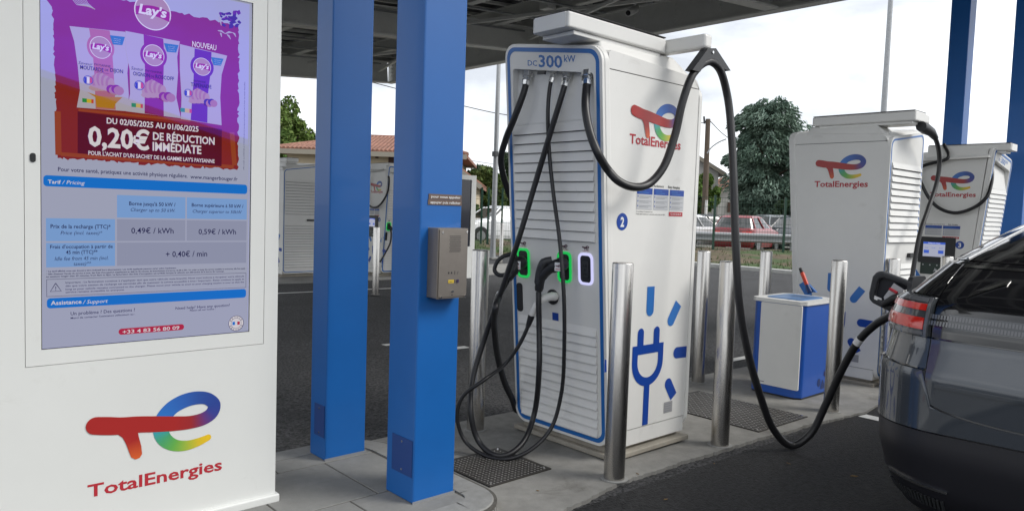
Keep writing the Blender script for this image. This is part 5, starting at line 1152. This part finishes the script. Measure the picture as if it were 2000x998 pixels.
wire('overhead wire running behind the blue posts to the utility pole', [atd(560, 118, 38), atd(745, 166, 38), atd(912, 209, 38), atd(990, 225, 38), atd(1200, 246, 38), atd(1376, 240, 38)], .022)
wire('short overhead wire from the utility pole down towards the cedar', [tp, atd(1420, 268, 44), atd(1480, 300, 52)], .022)
wire('upper of two thin wires above the trees right of the intercom post', [atd(800, 300, 60), atd(905, 312, 60), atd(1000, 326, 60), atd(1200, 350, 60)], .018)
wire('lower of two thin wires above the trees right of the intercom post', [atd(800, 306, 60), atd(905, 319, 60), atd(1000, 334, 60), atd(1200, 360, 60)], .018)

# ------------------------------------------------------------------ houses
tile_r = mat('terracotta tiles', (.235, .115, .08), .85, noise=.35, nscale=1.5, noise2=.3, n2scale=12)
cream = mat('cream render', (.55, .47, .34), .9, noise=.08, nscale=2); pale_w = mat('pale render', (.50, .49, .47), .9, noise=.1, nscale=1.5); brown_s = mat('brown shutter', (.075, .035, .025), .7); fascia_m = mat('fascia board', (.30, .27, .22), .8)
def V2(px, py, d): return atd(px, py, d)
def house(label, d, depth, x0, x1, apex, eL, eR, wallm, roofm, wins=(), name='house'):
    # gable facing the camera: apex and eaves measured on the photo at distance d
    t = thing(name, label, 'house', gp((x0 + x1) / 2, d)); bk = CFh * depth
    A = V2(*apex, d); Lp = V2(*eL, d); Rp = V2(*eR, d); f = .35
    wl, wr = V2(x0, eL[1], d), V2(x1, eR[1], d)
    def on(px):
        a, e = (apex, eL) if px < apex[0] else (apex, eR); return V2(px, a[1] + (e[1] - a[1]) * (px - a[0]) / (e[0] - a[0]), d)
    q = [Vector((wl.x, wl.y, 0)), Vector((wr.x, wr.y, 0)), on(x1) - Vector((0, 0, .12)), A - Vector((0, 0, .12)), on(x0) - Vector((0, 0, .12))]
    m = MB(); m.prism([v + CFh * .5 for v in q], bk); m.build('walls', wallm, t)
    m = MB()
    for E, s_ in ((Lp, 1), (Rp, -1)):
        n = 22; prof = []
        for k in range(n + 1): p = A + (E - A) * k / n; prof.append(p)
        vs = [A, E, E - Vector((0, 0, .14)), A - Vector((0, 0, .14))]; m.prism(vs if s_ < 0 else vs[::-1], bk + CFh * .9)
        for k in range(int(depth / .28)):       # tile rows as raised ribs down the slope
            o_ = CFh * (.14 + k * .28); m.tube([A + o_ + Vector((0, 0, .02)), E + o_ + Vector((0, 0, .02))], .07, 5, smooth=True)
    rf = m.build('roof', roofm, t)
    m = MB()
    for E in (Lp, Rp): m.obox(A - CFh * .03 - Vector((0, 0, .1)), E - CFh * .03 - Vector((0, 0, .1)), .05, .2)
    m.build('barge_board', fascia_m, rf)
    for (a, b, c, e, mm) in wins:
        m = MB(); p, q2 = V2(a, b, d), V2(c, e, d); P0 = p + CFh * .46
        w_ = (q2 - p).dot(CRh); h_ = p.z - q2.z
        m.obox(P0 + CRh * w_ / 2, P0 + CRh * w_ / 2 - Vector((0, 0, h_)), w_, .10, up=CFh); m.build('window', mm, t)
    return t
def hip_house(label, d, x0, x1, ye, r0, r1, yr, wallm, roofm, wins):
    t = thing('house', label, 'house', gp((x0 + x1) / 2, d)); ze = atd((x0 + x1) / 2, ye, d).z; dep = 9.0
    A = Vector(gp(x0, d, ze)); B = Vector(gp(x1, d, ze)); C_ = B + CFh * dep; D = A + CFh * dep; zr = atd((r0 + r1) / 2, yr, d + dep / 2).z
    P = Vector(gp(r0, d + dep / 2, zr)); Q = Vector(gp(r1, d + dep / 2, zr)); th = Vector((0, 0, .14))
    m = MB(); ins = CRh * .55; e = CFh * .6
    base = [A + ins + e, B - ins + e, C_ - ins - e, D + ins - e]
    m.prism([Vector((v.x, v.y, 0)) for v in base], (0, 0, ze - .02)); m.build('walls', wallm, t)
    m = MB(); top = [A + th, B + th, C_ + th, D + th, P + th, Q + th, A, B, C_, D]
    m.add(top, [(0, 1, 5, 4), (1, 2, 5), (2, 3, 4, 5), (3, 0, 4), (9, 8, 7, 6), (6, 7, 1, 0), (7, 8, 2, 1), (8, 9, 3, 2), (9, 6, 0, 3)])
    n = 46
    for k in range(n + 1):                  # rounded tile rows running down the front slope
        f = k / n; lo = A + (B - A) * f + th; x = lo.dot(CRh); xa, xb = P.dot(CRh), Q.dot(CRh); A_x, B_x = A.dot(CRh), B.dot(CRh)
        h = 1.0 if xa <= x <= xb else ((x - A_x) / (xa - A_x) if x < xa else (B_x - x) / (B_x - xb))
        up_v = (P - A); slope = Vector((0, 0, zr - ze)) + CFh * dep / 2
        if h > .03: m.tube([lo + Vector((0, 0, .02)), lo + slope * h + Vector((0, 0, .02))], .075, 6)
    for a_, b_ in ((A, P), (P, Q), (Q, B)): m.tube([a_ + th, b_ + th], .12, 8)
    rf = m.build('roof', roofm, t)
    m = MB(); m.obox(A - CFh * .03 + Vector((0, 0, .02)), B - CFh * .03 + Vector((0, 0, .02)), .05, .22); m.build('fascia_board', fascia_m, rf)
    for (a_, b_, c_, e_, mm) in wins:
        m = MB(); p = Vector(gp(a_, d, 0)) + CFh * .58; z1 = atd(a_, b_, d).z; z0 = atd(a_, e_, d).z; w_ = (Vector(gp(c_, d)) - Vector(gp(a_, d))).length
        m.obox(p + CRh * w_ / 2 + Vector((0, 0, z0)), p + CRh * w_ / 2 + Vector((0, 0, z1)), w_, .10, up=CFh); m.build('window', mm, t)
    return t
hip_house('cream house with a terracotta tiled roof behind the blue posts', 34, 528, 908, 302, 712, 800, 275, cream, tile_r, [(752, 300, 775, 345, brown_s), (726, 302, 732, 308, brown_s), (640, 310, 665, 350, brown_s), (850, 320, 875, 360, brown_s)])
house('low cream wing with a terracotta roof end beside the far totem', 33, 6, 862, 926, (888, 322), (850, 350), (940, 362), cream, tile_r, [(905, 375, 912, 395, brown_s)])
house('pale gabled house behind the wooden utility pole', 46, 10, 1190, 1408, (1296, 262), (1165, 352), (1419, 340), pale_w, mat('grey roof', (.16, .15, .15), .9, noise=.2, nscale=2), [(1384, 350, 1392, 372, brown_s)])
house('low white house with a brown tiled roof half hidden by the cedar', 52, 8, 1408, 1560, (1475, 338), (1395, 378), (1570, 378), pale_w, tile_r, [(1425, 395, 1440, 415, brown_s)])

# ------------------------------------------------------------------ trees
bark = mat('bark', (.07, .05, .035), .95, noise=.3, nscale=6)
def leafm(n, c): return mat(n, c, .7, noise=.25, nscale=.8, spec=.3)
LV = {'bright': [leafm('leaf bright a', (.10, .17, .03)), leafm('leaf bright b', (.07, .13, .025)), leafm('leaf bright c', (.11, .16, .035))],
      'mid': [leafm('leaf mid a', (.08, .125, .03)), leafm('leaf mid b', (.055, .095, .025)), leafm('leaf mid c', (.11, .15, .045))],
      'dark': [leafm('leaf dark a', (.018, .038, .014)), leafm('leaf dark b', (.03, .055, .02))],
      'cedar': [leafm('cedar a', (.12, .18, .13)), leafm('cedar b', (.17, .235, .185)), leafm('cedar c', (.07, .115, .085))]}
def tree(label, px, d, top, bot, wpx, leaf, seed=1, n=5200, ls=.2, shape='round', cat='tree', name='tree', group=None, trunk=True):
    rn = np.random.RandomState(seed); base = Vector(gp(px, d)); zt_ = atd(px, top, d).z; zb_ = max(.2, atd(px, bot, d).z); w = wpx / FPX * d / 2
    t = thing(name, label, cat, base, group=group); H = zt_ - zb_
    if trunk:
        m = MB(); m.tube([base, base + Vector((.05, .02, zb_ + H * .3)), base + Vector((0, 0, zb_ + H * .8))], [w * .085 + .05, w * .06 + .03, .03], 10)
        for k in range(7):
            a = k * 2.4; z = zb_ + H * (.15 + .08 * k); m.tube([base + Vector((0, 0, z - .3)), base + Vector((math.cos(a) * w * .35, math.sin(a) * w * .35, z + H * .08)), base + Vector((math.cos(a) * w * .7, math.sin(a) * w * .7, z + H * .14))], [.09, .06, .02], 6)
        m.build('trunk', bark, t)
    nc = 110 if shape == 'cedar' else 46; C = []
    while len(C) < nc:
        p = rn.uniform(-1, 1, 3); r2 = (p ** 2).sum()
        if shape == 'round' and .25 < r2 < 1: C.append(p * np.array([.86, .86, .86]))
        if shape == 'box' and abs(p[0]) < 1: C.append(p * np.array([.95, .8, .9]))
        if shape == 'cedar':
            f = (p[2] + 1) / 2; lim = (.95 - .30 * f ** 4) * (1 - .25 * max(0, .3 - f) * 3.3); rr_ = math.hypot(p[0], p[1])
            lim *= rn.uniform(.72, 1.06)
            if .30 * lim < rr_ < lim or (rr_ < lim and p[2] > .6): C.append(np.array([p[0], p[1], p[2] * .93]))
    C = np.array(C); nc = len(C); per = n // nc; vs = []; fs = []; mi = []
    for ci, c in enumerate(C):
        sz = rn.uniform(.20, .36) * (rn.uniform(.7, 1.15) if shape == 'cedar' else 1)
        for k in range(per):
            q = rn.normal(0, 1, 3); q /= np.linalg.norm(q); q *= rn.uniform(.35, 1) ** .6 * sz
            if shape == 'cedar': q[2] *= .55; q[2] -= .30 * (q[0] ** 2 + q[1] ** 2) ** .5
            P0 = np.array(base) + np.array([0, 0, zb_ + H / 2]) + (c + q) * np.array([w, w, H / 2])
            a = rn.normal(0, 1, 3); a /= np.linalg.norm(a)
            if shape == 'cedar':
                out_ = np.array([c[0] + q[0], c[1] + q[1], 0]); out_ /= (np.linalg.norm(out_) + 1e-6); a = out_ * .8 + np.array([0, 0, -.55]) + rn.normal(0, .35, 3); a /= np.linalg.norm(a)
            b = np.cross(a, rn.normal(0, 1, 3)); b /= np.linalg.norm(b) + 1e-6; s1 = ls * rn.uniform(.6, 1.3); s2 = s1 * (.30 if shape == 'cedar' else .55)
            i0 = len(vs); vs += [P0 - a * s1, P0 + b * s2, P0 + a * s1, P0 - b * s2]; fs.append((i0, i0 + 1, i0 + 2, i0 + 3)); mi.append((ci + (k % 3 == 0)) % len(LV[leaf]))
    m = MB(); m.v = [Vector(v) for v in vs]; m.f = fs; m.m = mi; m.sm = [False] * len(fs); m.build('crown', LV[leaf], t); return t
tree('large bluish green cedar rising beyond the fence between the stations', 1492, 44, 200, 428, 160, 'cedar', 4, 46000, .15, 'cedar', name='cedar_tree')
tree('rounded bright green tree behind the terracotta roof at the left', 548, 48, 196, 400, 140, 'bright', 5, 22000, .15)
tree('leafy green tree beyond the fence right of the intercom post', 945, 41, 322, 440, 110, 'mid', 6, 14000, .13)
tree('second green tree beyond the fence touching the nearest station', 1008, 43, 330, 445, 90, 'bright', 7, 12000, .13)
tree('dark conifer top showing over the trees left of the nearest station', 1000, 56, 300, 430, 60, 'dark', 8, 4000, .22, 'cedar', name='conifer_tree')
tree('dark distant tree peaking above the terracotta roof end', 930, 60, 316, 420, 62, 'dark', 9, 4000, .22)
tree('tall bright green hedge in front of the pale gabled house', 1356, 41, 338, 432, 84, 'bright', 10, 12000, .11, 'box', 'hedge', 'hedge', trunk=False)
tree('low dark shrub behind the parked cars under the cedar', 1545, 40, 395, 440, 70, 'dark', 11, 3000, .15, 'box', 'shrub', 'shrub', trunk=False)
tree('small bare brown shrub by the picket fence before the terracotta house', 930, 33, 398, 450, 26, 'mid', 12, 900, .10, 'round', 'shrub', 'shrub')
pk = thing('picket_fence', 'weathered wooden picket fence at the foot of the terracotta house', 'fence', gp(935, 34))
for k in range(14): q = Vector(gp(918 + k * 3.4, 33)); m = MB(); m.obox(q, q + Vector((0, 0, 1.15 + .03 * (k % 2))), .06, .02, up=CFh); m.build('picket', wood, pk)
m = MB(); m.obox(Vector(gp(916, 33.03, .8)), Vector(gp(966, 33.03, .8)), .03, .07); m.build('cross_rail', wood, pk)

# ------------------------------------------------------------------ building added out of view to cut off the sky mirrored in the totem screen
sb = thing('reflection_block', 'added grey building with a sloping roof across the forecourt, mirrored in the totem screen', 'block', (2, -10, 0))
YR = 2 * (YK + .018) - 15.4
lz = lambda x: 3.382 - .2414 * (x - 2.685)
m = MB(); m.prism([(-2, YR, 0), (9, YR, 0), (9, YR, lz(9)), (-2, YR, lz(-2))][::-1], (0, -5, 0)); m.build('wall', mat('block grey', (.10, .10, .105), .8, noise=.1, nscale=1), sb)
m = MB(); m.obox((-2.3, YR - 2.4, lz(-2.3) + .07), (9.3, YR - 2.4, lz(9.3) + .07), 5.6, .12); m.build('roof', canopy_g, sb)

# a few dry leaves blown on to the fresh asphalt and the island
leaf_dry = mat('dry leaf', (.16, .10, .035), .8, noise=.3, nscale=60)
for i, (px, py, sz) in enumerate(((1668, 930, .016), (1772, 972, .012), (1300, 975, .009), (1245, 925, .008), (1540, 905, .010), (1395, 905, .007), (1050, 958, .007))):
    q = GH(px, py); r0 = random.Random(i); a = r0.uniform(0, 6.28); t = MB()
    zz0 = (ZA + G(q.x, q.y) + .006) if q.y < 2.3 else G(q.x, q.y) + .002
    q = at(px, py, 2, zz0); d = Vector((math.cos(a), math.sin(a), 0)); n_ = Vector((-d.y, d.x, 0)); c = Vector((q.x, q.y, zz0))
    top = [c - d * sz * 1.4, c - d * sz * .5 + n_ * sz * .55 + Vector((0, 0, sz * .3)), c + d * sz * .6 + n_ * sz * .4 + Vector((0, 0, sz * .25)), c + d * sz * 1.5 + Vector((0, 0, sz * .3)), c + d * sz * .5 - n_ * sz * .5 + Vector((0, 0, sz * .1)), c - d * sz * .6 - n_ * sz * .5 + Vector((0, 0, sz * .2))]
    t.prism(top, (0, 0, .0012)); o = t.build('dry_leaf', leaf_dry); tag(o, 'tiny dry brown leaf lying on the ground around the charging island', 'leaf', 'dry leaves on the ground')
